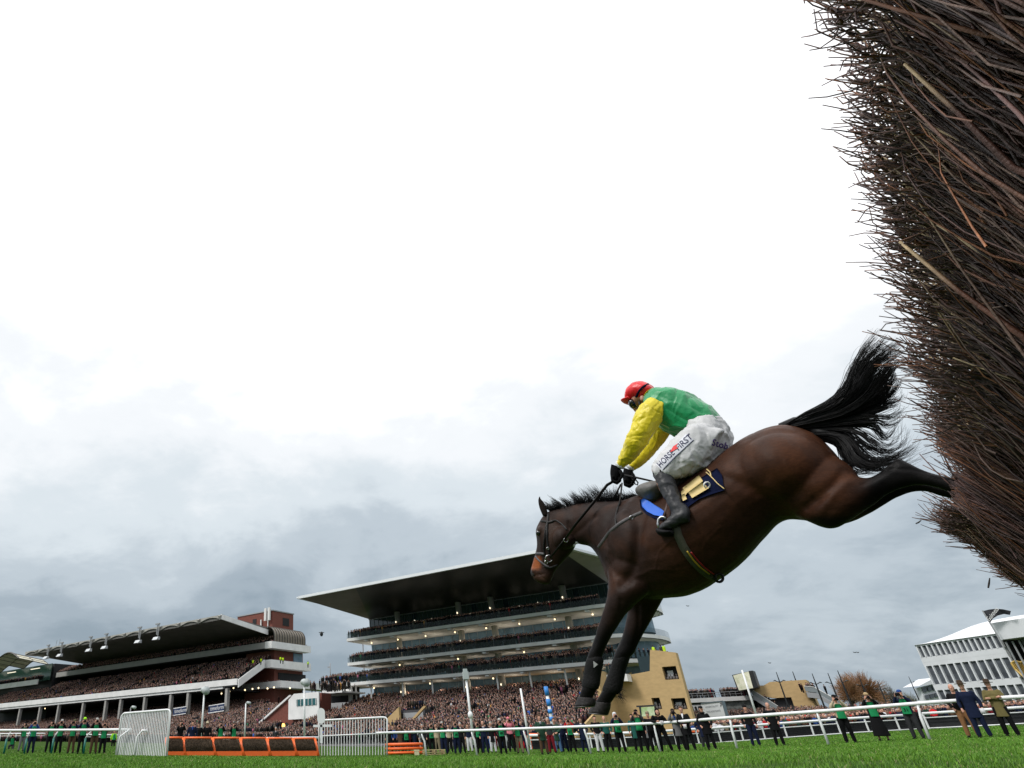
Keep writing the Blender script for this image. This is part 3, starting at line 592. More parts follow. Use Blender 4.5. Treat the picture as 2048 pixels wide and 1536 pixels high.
    def glove(c,dt,ax):
        # palm at c, fingers folding round the rein at pixel offsets
        b=MB(); b.px([((c[0]-9,c[1]-14),(c[0]+9,c[1]-8),.03,dt),((c[0]-11,c[1]),(c[0]+10,c[1]+3),.036,dt),((c[0]-10,c[1]+12),(c[0]+7,c[1]+14),.034,dt),((c[0]-6,c[1]+18),(c[0]+4,c[1]+19),.026,dt)],k=14)
        for i in range(4):
            d=dt-.038+.026*i; L=1-.12*abs(i-1.3)
            b.tube([HP(c[0]-8,c[1]+10,T0+d),HP(c[0]-7,c[1]+19*L+2,T0+d),HP(c[0]+2,c[1]+24*L+1,T0+d),HP(c[0]+9,c[1]+19*L,T0+d),HP(c[0]+7,c[1]+13,T0+d)],[.011,.0105,.01,.0095,.008],8)
        b.tube([HP(c[0]+8,c[1]-2,T0+dt-.03),HP(c[0]+13,c[1]+7,T0+dt-.045),HP(c[0]+9,c[1]+15,T0+dt-.05)],[.013,.012,.009],8)
        me=remesh(b,.0045,1,'glove'); mpart('glove',me,gm,r)
    glove((1232,943),-.09,0); glove((1257,950),.08,0)
    # helmet with red silk, peak, goggles strap, goggles
    red=mat('silk_red',(.72,.012,.02),.4,bump=.3,bs=24,bdist=.01,sheen=.2)
    b=MB(); b.px([((1312,782),(1312,790),.06,0),((1307,774),(1303,797),.095,0),((1296,767),(1292,801),.11,0),((1280,765),(1280,803),.112,0),((1266,771),(1268,804),.1,0),((1258,782),(1259,804),.08,0),((1254,792),(1255,804),.05,0)],k=24)
    hel=cloth('helmet',b,red,vox=.007,wr=.0025,fr=26)
    b=MB(); b.px([((1264,797),(1268,806),.095,0),((1254,800),(1255,807),.08,0),((1247,801),(1247,806),.05,0),((1244,802),(1244,804),.02,0)],k=18); part('peak',b,red,hel,True)
    HBV=bvh_of(hel); nv=mat('navy_cloth')
    strap('goggle_strap',[(1268,808),(1272,795),(1278,782),(1288,772),(1298,768)],.016,nv,hel,bv=HBV)
    b=MB(); b.px([((1261,803),(1263,817),.055,0),((1266,802),(1271,820),.085,0),((1272,801),(1276,816),.08,0)],k=18,e=.8); part('goggles',b,mat('goggle_black',(.01,.01,.013),.12,spec=.8),r,True)
    part('chin_strap',MB().tube([HP(1278,803,T0-.077),HP(1281,815,T0-.065),HP(1276,826,T0-.03),HP(1274,829,T0)],.008,6),leather,r,True); part('hair',MB().px([((1292,800),(1284,806),.066,0),((1300,795),(1294,808),.062,0)],k=14),mat('dark_hair',(.02,.014,.01),.7),r,True)
    # lettering on the breeches
    BV=bvh_of(br)
    def letters(name,txt,p0,p1,hgt,m,skew=0,bold=0,off=.004):
        cu=bpy.data.curves.new('t','FONT'); cu.body=txt; cu.resolution_u=3; cu.offset=bold; o=bpy.data.objects.new('t',cu); COL.objects.link(o); dg=bpy.context.evaluated_depsgraph_get(); dg.update()
        me=bpy.data.meshes.new_from_object(o.evaluated_get(dg)); bpy.data.objects.remove(o); bm=bmesh.new(); bm.from_mesh(me)
        bmesh.ops.triangulate(bm,faces=bm.faces); bmesh.ops.subdivide_edges(bm,edges=[e for e in bm.edges if e.calc_length()>.15],cuts=2)
        xs=[v.co.x for v in bm.verts]; x0,x1=min(xs),max(xs); a=np.array(p0,float);b_=np.array(p1,float);u=(b_-a); un=u/np.linalg.norm(u); w=np.array([un[1],-un[0]])
        for v in bm.verts:
            t=(v.co.x-x0)/(x1-x0); q=a+u*t+w*(v.co.y/.72*hgt)+un*skew*v.co.y; v.co=Vector(onsurf(BV,*q,off,T0-.25)-root_loc(br))
        bm.to_mesh(me); bm.free(); me.materials.clear(); return link(name,me,m,br)
    V=[];n=10
    mb=MB(); rows=[]
    for i in range(n+1):
        t=i/n; a=np.array([1312,928])*(1-t)+np.array([1372,868])*t; b_=np.array([1324,942])*(1-t)+np.array([1388,880])*t
        for j in range(5): q=a*(1-j/4)+b_*(j/4); V.append(onsurf(BV,*q,.0025,T0-.25))
    mb.add(V,[(i*5+j,i*5+j+1,(i+1)*5+j+1,(i+1)*5+j) for i in range(n) for j in range(4)]); part('logo_patch',mb,mat('patch_white',(.72,.73,.8),.5),br)
    inky=mat('ink_navy',(.01,.015,.07),.5)
    letters('lettering','HORSE',(1321,935),(1350,907),12.5,inky,bold=.012); letters('lettering','FIRST',(1357,901),(1386,875),12.5,inky,bold=.012)
    strap('underline',[(1326,939),(1350,914),(1387,880)],.005,inky,br,bv=BV,thick=.001,off=.004)
    mb=MB(); P=[(1340,904),(1346,893),(1356,886),(1352,893),(1356,896),(1346,902)]; V=[onsurf(BV,*p,.006,T0-.25) for p in P]; mb.add(V,[tuple(range(6))]); part('logo_mark',mb,mat('mark_red',(.8,.01,.015),.5),br)
    letters('lettering','Stob',(1423,890),(1455,899),13.5,mat('ink_purple',(.06,.015,.2),.5),bold=.012)
    # reins
    lp=leather; a=HP(1236,957,T0-.09)
    part('rein',MB().tube([onsurf(HB,1131,1077,.02),HP(1150,1050,T0-.2),HP(1186,1006,T0-.17),HP(1214,970,T0-.12),a],[.011,.012,.013,.013,.011],7,flat=.5),lp,r,True)
    part('rein',MB().tube([onsurf(HB,1100,1116,.02),onsurf(HB,1116,1096,.02),onsurf(HB,1131,1077,.02)],[.01,.01,.01],7,flat=.5),lp,r,True)
    part('rein',MB().tube([HP(1242,968,T0),HP(1236,980,T0),HP(1226,1000,T0)],.006,6),lp,r,True); part('rein',MB().tube([HP(1244,966,T0),HP(1242,985,T0-.05),onsurf(HB,1239,1010,.01)],.006,6),lp,r,True)
    part('rein_loop',MB().tube([HP(x,y,T0+.05) for x,y in ((1262,955),(1267,960),(1270,968),(1275,970),(1276,965),(1270,958),(1264,954))],.005,6),lp,r,True)
    wh=thing('riding_whip','thin black riding whip held in the jockey\'s gloved hand above the saddle','whip',HP(1262,953,T0+.06))
    part('shaft',MB().tube([HP(1250,950,T0+.05),HP(1290,959,T0+.02),HP(1320,966,T0)],[.008,.007,.005],8),lp,wh,True); part('flap',MB().beam(HP(1318,965,T0),HP(1326,968,T0),.02,.006),lp,wh)
    return r
jk=jockey()
# ---------------------------------------------------------------- birch fence, leaning 34 degrees towards the landing side
def fence():
    r=thing('birch_fence','tall dark birch brush steeplechase fence overhanging the right of the picture','fence',HW(-1.1,5,0))
    # top line of the brush: height and reach wobble along its length
    def top(t): 
        k=min(1,t/3.2); nz=(mnoise.noise(Vector((t*1.1,3,0)))*.05+mnoise.noise(Vector((t*3.3,9,0)))*.035)*k
        g=-.195+nz-.055*max(0,1-t/3.2); z=1.60+nz*.4
        e=math.exp(-((t-4.75)/.3)**2); g-=.10*e; z-=.03*e        # parted where the horse goes through
        e=math.exp(-((t-6.2)/.5)**2); g+=.2*e; z+=.0*e
        if t>7.2: g-=.05*(t-7.2)
        return g,z
    V=[];F=[];C=[]
    AT=lambda t: math.radians(float(np.interp(t,[.9,1.6,3,7],[21,24,32,38])))
    pal=np.array([1.85,1.68,1.8])*np.array([[.050,.028,.020],[.036,.022,.018],[.085,.045,.028],[.060,.036,.030],[.11,.050,.022],[.045,.034,.032],[.09,.065,.05],[.026,.017,.014]])
    nb=0
    def twig(P,R,c,k=4,tipc=None):
        nonlocal nb
        P=np.array(P);n=len(P); T=np.gradient(P,axis=0); T/=np.linalg.norm(T,axis=1)[:,None]+1e-9
        A=np.cross(T,FF+.01); A/=np.linalg.norm(A,axis=1)[:,None]+1e-9; B=np.cross(T,A); 
        for j in range(k):
            th=2*math.pi*j/k; V.append(P+(A*math.cos(th)+B*math.sin(th))*np.array(R)[:,None])
        cc=np.tile(c,(n,1)); 
        if tipc is not None: cc[-1]=tipc
        for j in range(k): C.append(cc)
        for j in range(k):
            a=nb+j*n;b=nb+((j+1)%k)*n
            i=np.arange(n-1); F.append(np.stack([a+i,b+i,b+i+1,a+i+1],1))
        a=nb+n-1; F.append(np.array([[a,a+n,a+2*n,a+3*n]] if k==4 else [[a,a+n,a+2*n,a+2*n]]))
        nb+=n*k
    def grow(t,depth,L,r,splay,tipoff=0,k=4,c=None):
        g1,z1=top(t); a0=AT(t); g1-=depth*math.cos(a0); z1+=depth*math.sin(a0)   # layers lie behind one another
        ks=min(1,.25+t/4); tipoff*=ks if tipoff>-.3 else 1
        g1+=tipoff*math.sin(a0); z1+=tipoff*math.cos(a0)
        fan=random.gauss(0,splay); a=a0+random.gauss(0,.13)
        d=np.array([math.sin(a),fan,math.cos(a)]); d/=np.linalg.norm(d)   # in (g,t,z)
        p1=np.array([g1,t,z1]); P=[]
        bend=np.array([random.gauss(0,.045),random.gauss(0,.07),random.gauss(0,.03)])
        n=6; ph=random.uniform(0,6)
        for i in range(n):
            s=1-i/(n-1); w=np.array([random.gauss(0,.006),math.sin(ph+s*9)*.008+random.gauss(0,.009),math.cos(ph+s*8)*.006+random.gauss(0,.006)])*(.5+.2*min(t,3)); q=p1-d*L*s+bend*(s*(1-s)*4)*L*.8+w; P.append(HW(q[0],q[1],max(q[2],.03)))
        if c is None: c=pal[rng.integers(len(pal))]*rng.uniform(.35,1.8)
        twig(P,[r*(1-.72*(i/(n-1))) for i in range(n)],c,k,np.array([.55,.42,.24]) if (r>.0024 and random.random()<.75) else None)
        return P,d
    
    # very fine brush all along, denser where the camera is near
    N1=19000
    for i in range(N1):
        t=.15+9.6*random.random()**1.35; dep=abs(random.gauss(0,.09)); L=random.uniform(.18,.8)
        grow(t,dep,L,random.uniform(.0018,.0052)*(.5+.22*min(t,6)),.2,tipoff=-abs(random.gauss(0,.10))-random.random()*1.05*(random.random()<.62))
    for i in range(1700):
        t=.3+8*random.random()**.9; P,d=grow(t,random.uniform(0,.05),random.uniform(.6,1.25),random.uniform(.0045,.0095)*(.4+.2*min(t,3)),.1,tipoff=-abs(random.gauss(0,.35)))
    for i in range(6500):   # the near end is packed tight
        t=random.uniform(.2,2.6); grow(t,abs(random.gauss(0,.06)),random.uniform(.2,.55),random.uniform(.0016,.003)*(.75+.2*t),.22,tipoff=-random.random()*.32)
    # brush flung up round the hind legs
    for i in range(520):
        t=random.gauss(4.25,.15); tip=np.array([random.gauss(-.19,.045),t+random.gauss(0,.08),1.60+random.gauss(0,.06)]); a=math.radians(random.gauss(30,9)); d=np.array([math.sin(a),random.gauss(0,.2),math.cos(a)]); L=random.uniform(.3,.9)
        bd=np.array([random.gauss(0,.03) for _ in range(3)]); P=[HW(*(tip-d*L*s_+bd*(s_*(1-s_)*4))) for s_ in (1,.8,.6,.4,.2,0)]
        twig(P,[random.uniform(.003,.006)*(1-.13*k_) for k_ in range(6)],pal[rng.integers(len(pal))]*rng.uniform(.75,1.35),4)
    for i in range(330):   # twigs dragged across the trailing hoofs
        u_=random.random(); x=1908+62*u_**.8; p=HP(x,random.uniform(948,1018),4.46-random.uniform(.09,.22)); p=np.array([p@GG,p@FF,p[2]]); a=math.radians(random.gauss(33,8)); d=np.array([math.sin(a),random.gauss(0,.15),math.cos(a)]); up_=random.uniform(.0,.09)*(.4+u_); dn=random.uniform(.35,.7)
        bd=np.array([random.gauss(0,.02) for _ in range(3)]); P=[HW(*(p+d*up_-d*(up_+dn)*s_+bd*(s_*(1-s_)*4))) for s_ in (1,.8,.6,.4,.2,0)]
        twig(P,[random.uniform(.003,.0055)*(1-.13*k_) for k_ in range(6)],pal[rng.integers(len(pal))]*rng.uniform(.5,1.4),4)
    # twiglets: short side shoots, most at the tips so the edge reads feathery
    for i in range(9000):
        t=.15+9.2*random.random()**1.3; g1,z1=top(t); ks=min(1,.25+t/4); back=abs(random.gauss(0,.16))*ks if random.random()<.6 else random.uniform(0,1.1)
        a=AT(t); q=np.array([g1-math.sin(a)*back-random.random()*.03+.012,t,z1-math.cos(a)*back]); 
        d=np.array([math.sin(a)+random.gauss(0,.38),random.gauss(.1,.45),math.cos(a)+random.gauss(0,.3)]); d/=np.linalg.norm(d); L=random.uniform(.04,.17)*(1+.04*t)*(.25+.75*ks)
        n=4; bd=np.array([random.gauss(0,.012) for _ in range(3)])
        P=[(lambda q2:HW(*q2))(q+d*L*s/(n-1)+bd*math.sin(s/(n-1)*3.1)) for s in range(n)]
        twig(P,[(.0027*(1-.5*s/(n-1)))*(.7+.15*t) for s in range(n)],pal[rng.integers(len(pal))]*rng.uniform(.6,1.2),3)
    # stout stems
    for t,c in ((.55,(.12,.06,.045)),(.9,(.10,.055,.045)),(1.15,(.14,.06,.03)),(1.5,(.16,.065,.03)),(1.0,(.09,.05,.045)),(1.9,(.10,.05,.03)),(2.4,(.12,.06,.03)),(.75,(.08,.05,.045)),(1.3,(.09,.04,.03)),(2.9,(.13,.07,.03)),(3.6,(.1,.05,.03)),(2.1,(.12,.05,.03))):
        grow(t,-.035,random.uniform(.7,1.1),random.uniform(.009,.015)*(.5+.25*min(t,2)),.05,tipoff=random.uniform(-.3,.0),k=4,c=np.array(c))
    V2=np.concatenate(V);F2=np.concatenate(F);C2=np.concatenate(C)
    off=np.array(r.location)
    o=bigmesh('brush',V2-off,F2,np.clip(C2,0,1),[mat('birch_bark',rough=.55,attr=True,var=.35,vs=35,bump=.3,bs=150,spec=.35)],smooth=True); o.parent=r
    # solid dark slab added behind the twigs to block light through the brush
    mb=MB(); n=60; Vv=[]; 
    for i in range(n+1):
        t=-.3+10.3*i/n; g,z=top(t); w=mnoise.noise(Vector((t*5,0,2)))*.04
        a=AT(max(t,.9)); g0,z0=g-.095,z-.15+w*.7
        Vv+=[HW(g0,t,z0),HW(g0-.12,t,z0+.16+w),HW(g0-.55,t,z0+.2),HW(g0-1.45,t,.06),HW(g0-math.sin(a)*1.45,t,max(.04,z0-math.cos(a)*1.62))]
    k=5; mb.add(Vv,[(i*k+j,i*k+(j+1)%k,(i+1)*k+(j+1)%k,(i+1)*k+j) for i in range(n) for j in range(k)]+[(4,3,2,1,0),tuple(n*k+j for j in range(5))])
    part('blocking_core',mb,mat('blocking_core',(.012,.008,.0065),.9,var=.5,vs=25,bump=1,bs=90,stretch=(1,1,1),bdist=.03),r)
    mb=MB(); mb.box8([HW(-.66+a,t,z) for z in (.0,.14) for a,t in ((0,.3),(.03,.3),(.03,14.5),(0,14.5))]); part('guard_rail',mb,mat('guard_blue_white',(.55,.6,.7),.5),r)
    for i,(x,y,dx,dy,t) in enumerate(((1837,1044,11,-7,4.3),(1978,1166,3,-20,4.0),(1795,700,8,-5,4.2))):
        s=thing('loose_twig',('short broken birch twig flying in the air below the horse\'s hind legs','thin broken birch twig flying near the foot of the fence','small birch twig flying beside the raised tail')[i],'twig',HP(x,y,t),group='broken twigs in the air')
        part('twig',MB().tube([HP(x-dx/2,y-dy/2,t),HP(x,y+1,t),HP(x+dx/2,y+dy/2,t)],[.003,.0035,.002],5),mat('twig_dark',(.02,.014,.01),.7),s)
fence()
# ---------------------------------------------------------------- grandstands
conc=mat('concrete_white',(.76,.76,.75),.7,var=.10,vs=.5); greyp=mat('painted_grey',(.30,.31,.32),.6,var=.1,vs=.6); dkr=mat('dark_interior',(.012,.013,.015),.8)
step=mat('terrace_step',(.14,.14,.14),.85,var=.2,vs=1.5); brick=mat('brick_red',(.17,.052,.036),.8,var=.22,vs=4,bump=.4,bs=12)
glassd=mat('glass_dark',(.012,.03,.035),.08,spec=.8); glassb=mat('glass_blue',(.13,.22,.29),.25,spec=.6,var=.25,vs=.8); railg=mat('rail_glass',(.03,.06,.055),.15,spec=.5,alpha=.22)
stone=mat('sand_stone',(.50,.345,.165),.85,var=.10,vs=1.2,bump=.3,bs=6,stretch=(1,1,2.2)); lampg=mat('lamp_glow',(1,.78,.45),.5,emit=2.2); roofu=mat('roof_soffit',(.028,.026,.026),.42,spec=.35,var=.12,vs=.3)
crowdpts=[]   # (P, scale-facing) for the crowd object
def rows(u0,u1,D0,D1,z0,z1,du=.52,dD=.62,gap=lambda u,D:False,jit=.18,fill=.93):
    n=max(1,int(round(abs(D1-D0)/dD)))
    for i in range(n+1):
        t=i/n; D=D0+(D1-D0)*t; z=z0+(z1-z0)*t; m=int((u1-u0)/du); off=random.random()*du
        for j in range(m):
            if random.random()>fill: continue
            u=u0+off+j*du+random.gauss(0,jit*.5)
            if gap(u,D): continue
            crowdpts.append(W(u,D+random.gauss(0,.1),z))
def old_stand():
    r=thing('grandstand','older grandstand at left with scalloped grey roof, two packed tiers and slim columns','grandstand',W(170,118,1.5))
    # roof: flat dark underside, scalloped front fascia
    mb=MB(); mb.prismW([(126.5,28.0),(224.6,28.0),(224.6,28.5),(126.5,28.5)],112.3,116)
    mb.add([W(126.5,112.3,28.4),W(224.6,112.3,28.4),W(224.6,139,26.4),W(126.5,139,26.4),W(126.5,112.3,29.0),W(224.6,112.3,29.0),W(224.6,139,27.2),W(126.5,139,27.2)],[(0,3,2,1),(4,5,6,7),(0,1,5,4),(1,2,6,5),(2,3,7,6),(3,0,4,7)])
    rf=part('roof',mb,mat('roof_dark',(.13,.125,.115),.7,var=.2,vs=.4),r)
    n=12; w=(224.6-126.5)/n; fm=mat('fascia_grey',(.36,.35,.32),.6,var=.1,vs=.7)
    for k in range(n):
        u0=126.5+k*w; P=[(u0,29.1),(u0+w,29.1)]+[(u0+w-w*j/8,28.05+.75*math.sin(math.pi*j/8)) for j in range(9)]
        part('fascia',MB().prismW(P,112,112.28),fm,rf)
        mb=MB(); mb.add([W(u0+.3,111.2,28.7),W(u0-.3,111.2,28.7),W(u0-.3,112.0,29.1),W(u0+.3,112.0,29.1),W(u0,111.6,27.7)],[(0,1,2,3),(0,4,1),(1,4,2),(2,4,3),(3,4,0)]); part('fascia_bracket',mb,fm,rf)
    for k in (3,4,6,7,9,10):
        u=126.5+k*w
        fl=part('floodlight',MB().ub(u-.12,u+.12,111.3,111.5,26.6,29.6).ub(u+.5,u+.7,111.3,111.5,26.9,29.4).ub(u-.6,u+1.2,111,111.4,29.5,29.8),greyp,rf)
        part('lamp_head',MB().box8([W(u+a,111.2+b,z) for z,bb in ((25.5,.5),(26.3,0)) for a,b in ((1.3,-bb-.2),(-.8,-bb-.2),(-.8,.4),(1.3,.4))]),mat('lamp_metal',(.6,.62,.64),.35),fl)
    part('roof_end_beam',MB().add([W(126.2,112,28.0),W(126.5,112,28.0),W(126.2,112,29.2),W(126.5,112,29.2),W(126.2,129,25.9),W(126.5,129,25.9),W(126.2,129,27.2),W(126.5,129,27.2)],[(0,1,3,2),(4,6,7,5),(0,2,6,4),(1,5,7,3),(2,3,7,6),(0,4,5,1)]),conc,r)
    # back wall, tiers
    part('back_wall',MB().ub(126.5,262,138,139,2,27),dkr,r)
    mb=MB().prismW([(125.6,14.6),(262,14.6),(262,13.2),(125.6,13.2)],117.7,118.1); mb.prismW([(131,13.2),(262,13.2),(262,12.6),(131,12.6)],118.0,118.6); part('balustrade',mb,conc,r)
    part('upper_terrace',MB().add([W(126,118.1,13.3),W(262,118.1,13.3),W(262,131,19.6),W(126,131,19.6),W(126,118.1,12.9),W(262,118.1,12.9),W(262,131,19.0),W(126,131,19.0)],[(0,1,2,3),(7,6,5,4),(0,4,5,1),(2,6,7,3),(0,3,7,4),(1,5,6,2)]),step,r)
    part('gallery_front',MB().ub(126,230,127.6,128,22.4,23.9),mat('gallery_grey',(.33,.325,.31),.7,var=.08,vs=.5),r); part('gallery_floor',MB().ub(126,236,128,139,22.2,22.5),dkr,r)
    part('lower_terrace',MB().add([W(96,99,1.2),W(262,99,2.2),W(262,137,10.6),W(99,137,9.9),W(96,99,.6),W(262,99,1),W(262,137,1),W(99,137,1)],[(0,1,2,3),(7,6,5,4),(0,4,5,1),(2,6,7,3),(0,3,7,4),(1,5,6,2)]),step,r)
    cm=mat('column_concrete',(.34,.33,.31),.8,var=.12,vs=1)
    for u in (129.8,144.7,151.9,163.4,174.8,182.3,194.3,208.4,219.8,233): part('column',MB().ub(u-.42,u+.42,118.2,119.1,4,12.7),cm,r)
    for u in (150,172,196,215,236): part('aisle',MB().add([W(u,118.6,13.65),W(u+1.5,118.6,13.65),W(u+1.5,130.5,19.55),W(u,130.5,19.55)],[(0,1,2,3)]),mat('aisle_grey',(.22,.22,.21),.8),r)
    # right end: side wall that rakes up with the seats, and three balconies wrapping the end
    part('raking_wall',MB().add([W(125.2,118,12.6),W(125.5,118,12.6),W(125.2,118,14.4),W(125.5,118,14.4),W(125.2,127,17.6),W(125.5,127,17.6),W(125.2,127,19.5),W(125.5,127,19.5)],[(0,1,3,2),(4,6,7,5),(0,2,6,4),(1,5,7,3),(2,3,7,6),(0,4,5,1)]),conc,r)
    def wing(D0,D1,zb,zt,ul=126):
        D1=143.6
        a=W(ul,D0,0); u1=123.6; mb=MB()
        mb.ub(u1,ul+.0,D0,D0+.3,zb,zt); mb.ub(u1,u1+.3,D0+.3,D1,zb,zt); mb.ub(u1+.3,ul,D0+.3,D1,zb,zb+.25); return mb
    part('end_balcony',wing(127.7,152,22.3,24.0),conc,r); part('end_balcony',wing(127.7,152,17.6,19.5),conc,r); 
    mb=MB(); mb.box8([W(u,D,z) for z in (12.9,14.5) for u,D in ((140,129.8),(122,129.8),(122,130.1),(140,130.1))]); mb.ub(122,122.3,130.1,158,12.9,14.5); mb.ub(122.3,126,130.1,158,12.9,13.2); part('end_balcony',mb,conc,r)
    part('end_block',MB().ub(126.1,137,131.5,143,2,25.4),brick,r); part('end_window',MB().ub(125.9,126.09,139,142.6,19.6,22),glassb,r); part('end_window',MB().ub(125.9,126.09,133,144,14.8,16.8),dkr,r)
    t=part('plant_tower',MB().ub(137.3,152.5,142,151.3,25,35.1),brick,r); part('parapet',MB().ub(137.1,152.7,141.8,151.5,35.1,35.4),greyp,t); part('tower_window',MB().ub(137.2,137.29,146.5,149.3,31.4,33.6),dkr,t); part('tower_window',MB().ub(144,145.6,141.9,141.99,32.2,33.6),dkr,t)
    part('aerial',MB().ub(137.6,138.4,141,141.5,32.4,36).ub(139.1,139.9,141,141.5,32.4,36).ub(138.6,138.9,141.5,141.7,29,34),mat('aerial_white',(.65,.65,.63),.5),t); part('aerial',MB().ub(141.4,141.8,141.4,141.7,29,33),mat('aerial_white'),t)
    # ribbed glass barrel at the end of the gallery
    bm=MB(); gm=mat('barrel_glass',(.16,.13,.09),.25,spec=.6,var=.2,vs=2); n=10; V=[]
    arc=[(123.9+0*1,23.9)]+[(126.6-2.7*math.cos(a),25.4+2.6*math.sin(a)) for a in np.linspace(0,math.pi/2*1.05,9)]
    A=[W(u,129,z) for u,z in arc];B=[W(u,141.5,z) for u,z in arc]; m=len(arc)
    bm.add(A+B,[(i,i+1,i+1+m,i+m) for i in range(m-1)]); bg_=part('glass_barrel',bm,gm,r,True)
    for k in range(13):
        D=129+12.5*k/12; part('glazing_rib',MB().tube([W(u-.03,D,z+.03) for u,z in arc],.12,4),mat('rib_dark',(.05,.045,.04),.5),bg_)
    part('dish',MB().ell(W(212,150,30.5),(9,9,4.2),nu=20,nv=10),conc,r,True)
    for u in (216.5,214.5): part('aerial',MB().tube([W(u,118,28),W(u-.4,118,32.6)],.08,4),greyp,r)
    def banner(x0,y0,x1,y1,D,name='timeform'):
        pass
    # advertising banners under the tier
    for (x0,y0,x1,y1) in ((346,1424,372,1420),(417,1419,448,1414)):
        D=117.5; a=PD(x0,y0,D);b=PD(x1,y1,D); up=np.array([0,0,1.45]); mb=MB(); mb.ext([a-up*.5,b-up*.5,b+up*.5,a+up*.5],NN*.1); o=part('banner',mb,mat('banner_navy',(.012,.03,.09),.5),r)
        part('banner_edge',MB().ext([a+up*.5,b+up*.5,b+up*.62,a+up*.62],NN*.1).ext([a-up*.62,b-up*.62,b-up*.5,a-up*.5],NN*.1),conc,o)
        text3d('timeform',a+(b-a)*.12-up*.24-NN*.03,(b-a)/np.linalg.norm(b-a),np.array([0,0,1.]),.95,mat('white_plastic'),o)
    for k,(x,y) in enumerate(((459,1383),(490,1380),(505,1378),(517,1376),(535,1377),(548,1375),(580,1376),(467,1376),(443,1387),(100,1406),(90,1417))):
        part('soffit_lamp',MB().ell(PD(x,y,121),(.2,.2,.2),nu=6,nv=4),lampg,r)
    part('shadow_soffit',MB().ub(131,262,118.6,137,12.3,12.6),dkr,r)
    # crowd on this stand
    ais=lambda u,D:any(a<u<a+1.5 for a in (150,172,196,215,236))
    rows(126.5,262,118.8,130.4,13.6,19.5,gap=ais)
    rows(126.5,232,128.3,133,22.9,25.0,fill=.95)
    for (u0,u1) in ((96,262),): rows(99,262,101,134,1.7,9.6,gap=lambda u,D:u<104 and D<120 and False or (u<126 and D>126) or (u<108-(D-101)*.0 and D>106 and u<107.5+ (D-110)*.55))
    for D0,z in ((128.3,22.7),(128.3,17.9),(130.5,13.3)):
        for D in np.arange(D0,143,.55):
            if random.random()<(.75 if z!=17.9 else .12): crowdpts.append(W(124.3,D,z))
    for x in np.arange(127,139,.5): crowdpts.append(W(x,130.6,13.2))
    # lawn in front, sloping down towards the course
    for i in range(48):
        t=i/47; D=72+28*t
        for u in np.arange(84,215,.62):
            u_=u+random.gauss(0,.15); Df=float(np.interp(u_,[84,130,215],[100,70,66]))
            if D<Df or random.random()<.08: continue
            crowdpts.append(W(u_,D,float(np.interp(u_,[84,130],[0,1.25]))*(1-.0*t)+.0+ .35*t))
    return r
def text3d(txt,pos,xd,yd,h,m,parent,name='lettering',bold=.0,w=None):
    cu=bpy.data.curves.new('t','FONT'); cu.body=txt; cu.resolution_u=2; cu.offset=bold; o=bpy.data.objects.new('t',cu); COL.objects.link(o); dg=bpy.context.evaluated_depsgraph_get(); dg.update()
    me=bpy.data.meshes.new_from_object(o.evaluated_get(dg)); bpy.data.objects.remove(o)
    v=mverts(me)/.72*h; 
    if w: v[:,0]*=w/(v[:,0].max()-v[:,0].min())
    v=np.array(pos)[None]+v[:,0:1]*np.array(xd)[None]+v[:,1:2]*np.array(yd)[None]
    setv(me,v-root_loc(parent)); me.materials.clear(); return link(name,me,m,parent)
old_stand()
def canopy_stand():
    r=thing('grandstand','glass fronted stand at the far left edge under pale translucent barrel canopies','grandstand',W(245,118,1.5))
    part('balcony_front',MB().ub(231,330,121.5,122,20.0,21.6),conc,r); part('glass_wall',MB().ub(231,330,126,126.2,21.6,27),mat('glass_green',(.015,.04,.03),.15),r); part('back',MB().ub(231,330,127,138,1.5,27),dkr,r)
    cm=mat('canopy_membrane',(.62,.60,.47),.6,var=.1,vs=1,emit=0)
    for k in range(6):
        u0=224.3+k*17; V=[];n=8; A=[];B=[]
        for i in range(n+1): t=i/n; u=u0+17*t; z=27.0+2.4*math.sin(math.pi*t); A.append(W(u,110,z)); B.append(W(u,121,z-1.3))
        mb=MB(); mb.add(A+B,[(i,i+1,i+2+n,i+1+n) for i in range(n)]); c=part('canopy',mb,cm,r)
        mb=MB(); 
        for i in range(0,n+1): mb.tube([A[i],B[i]],.12,4)
        mb.tube(A,.3,4); mb.tube(B,.2,4); mb.tube([(a+b)/2 for a,b in zip(A,B)],.12,4); part('canopy_rib',mb,mat('rib_dark'),c)
        part('strip_light',MB().ub(u0+6,u0+12,121,121.3,25.0,25.2),mat('strip_glow',(1,.9,.7),.5,emit=1.2),r)
    rows(232,325,122.3,124.5,21.4,21.6,fill=.6)
canopy_stand()
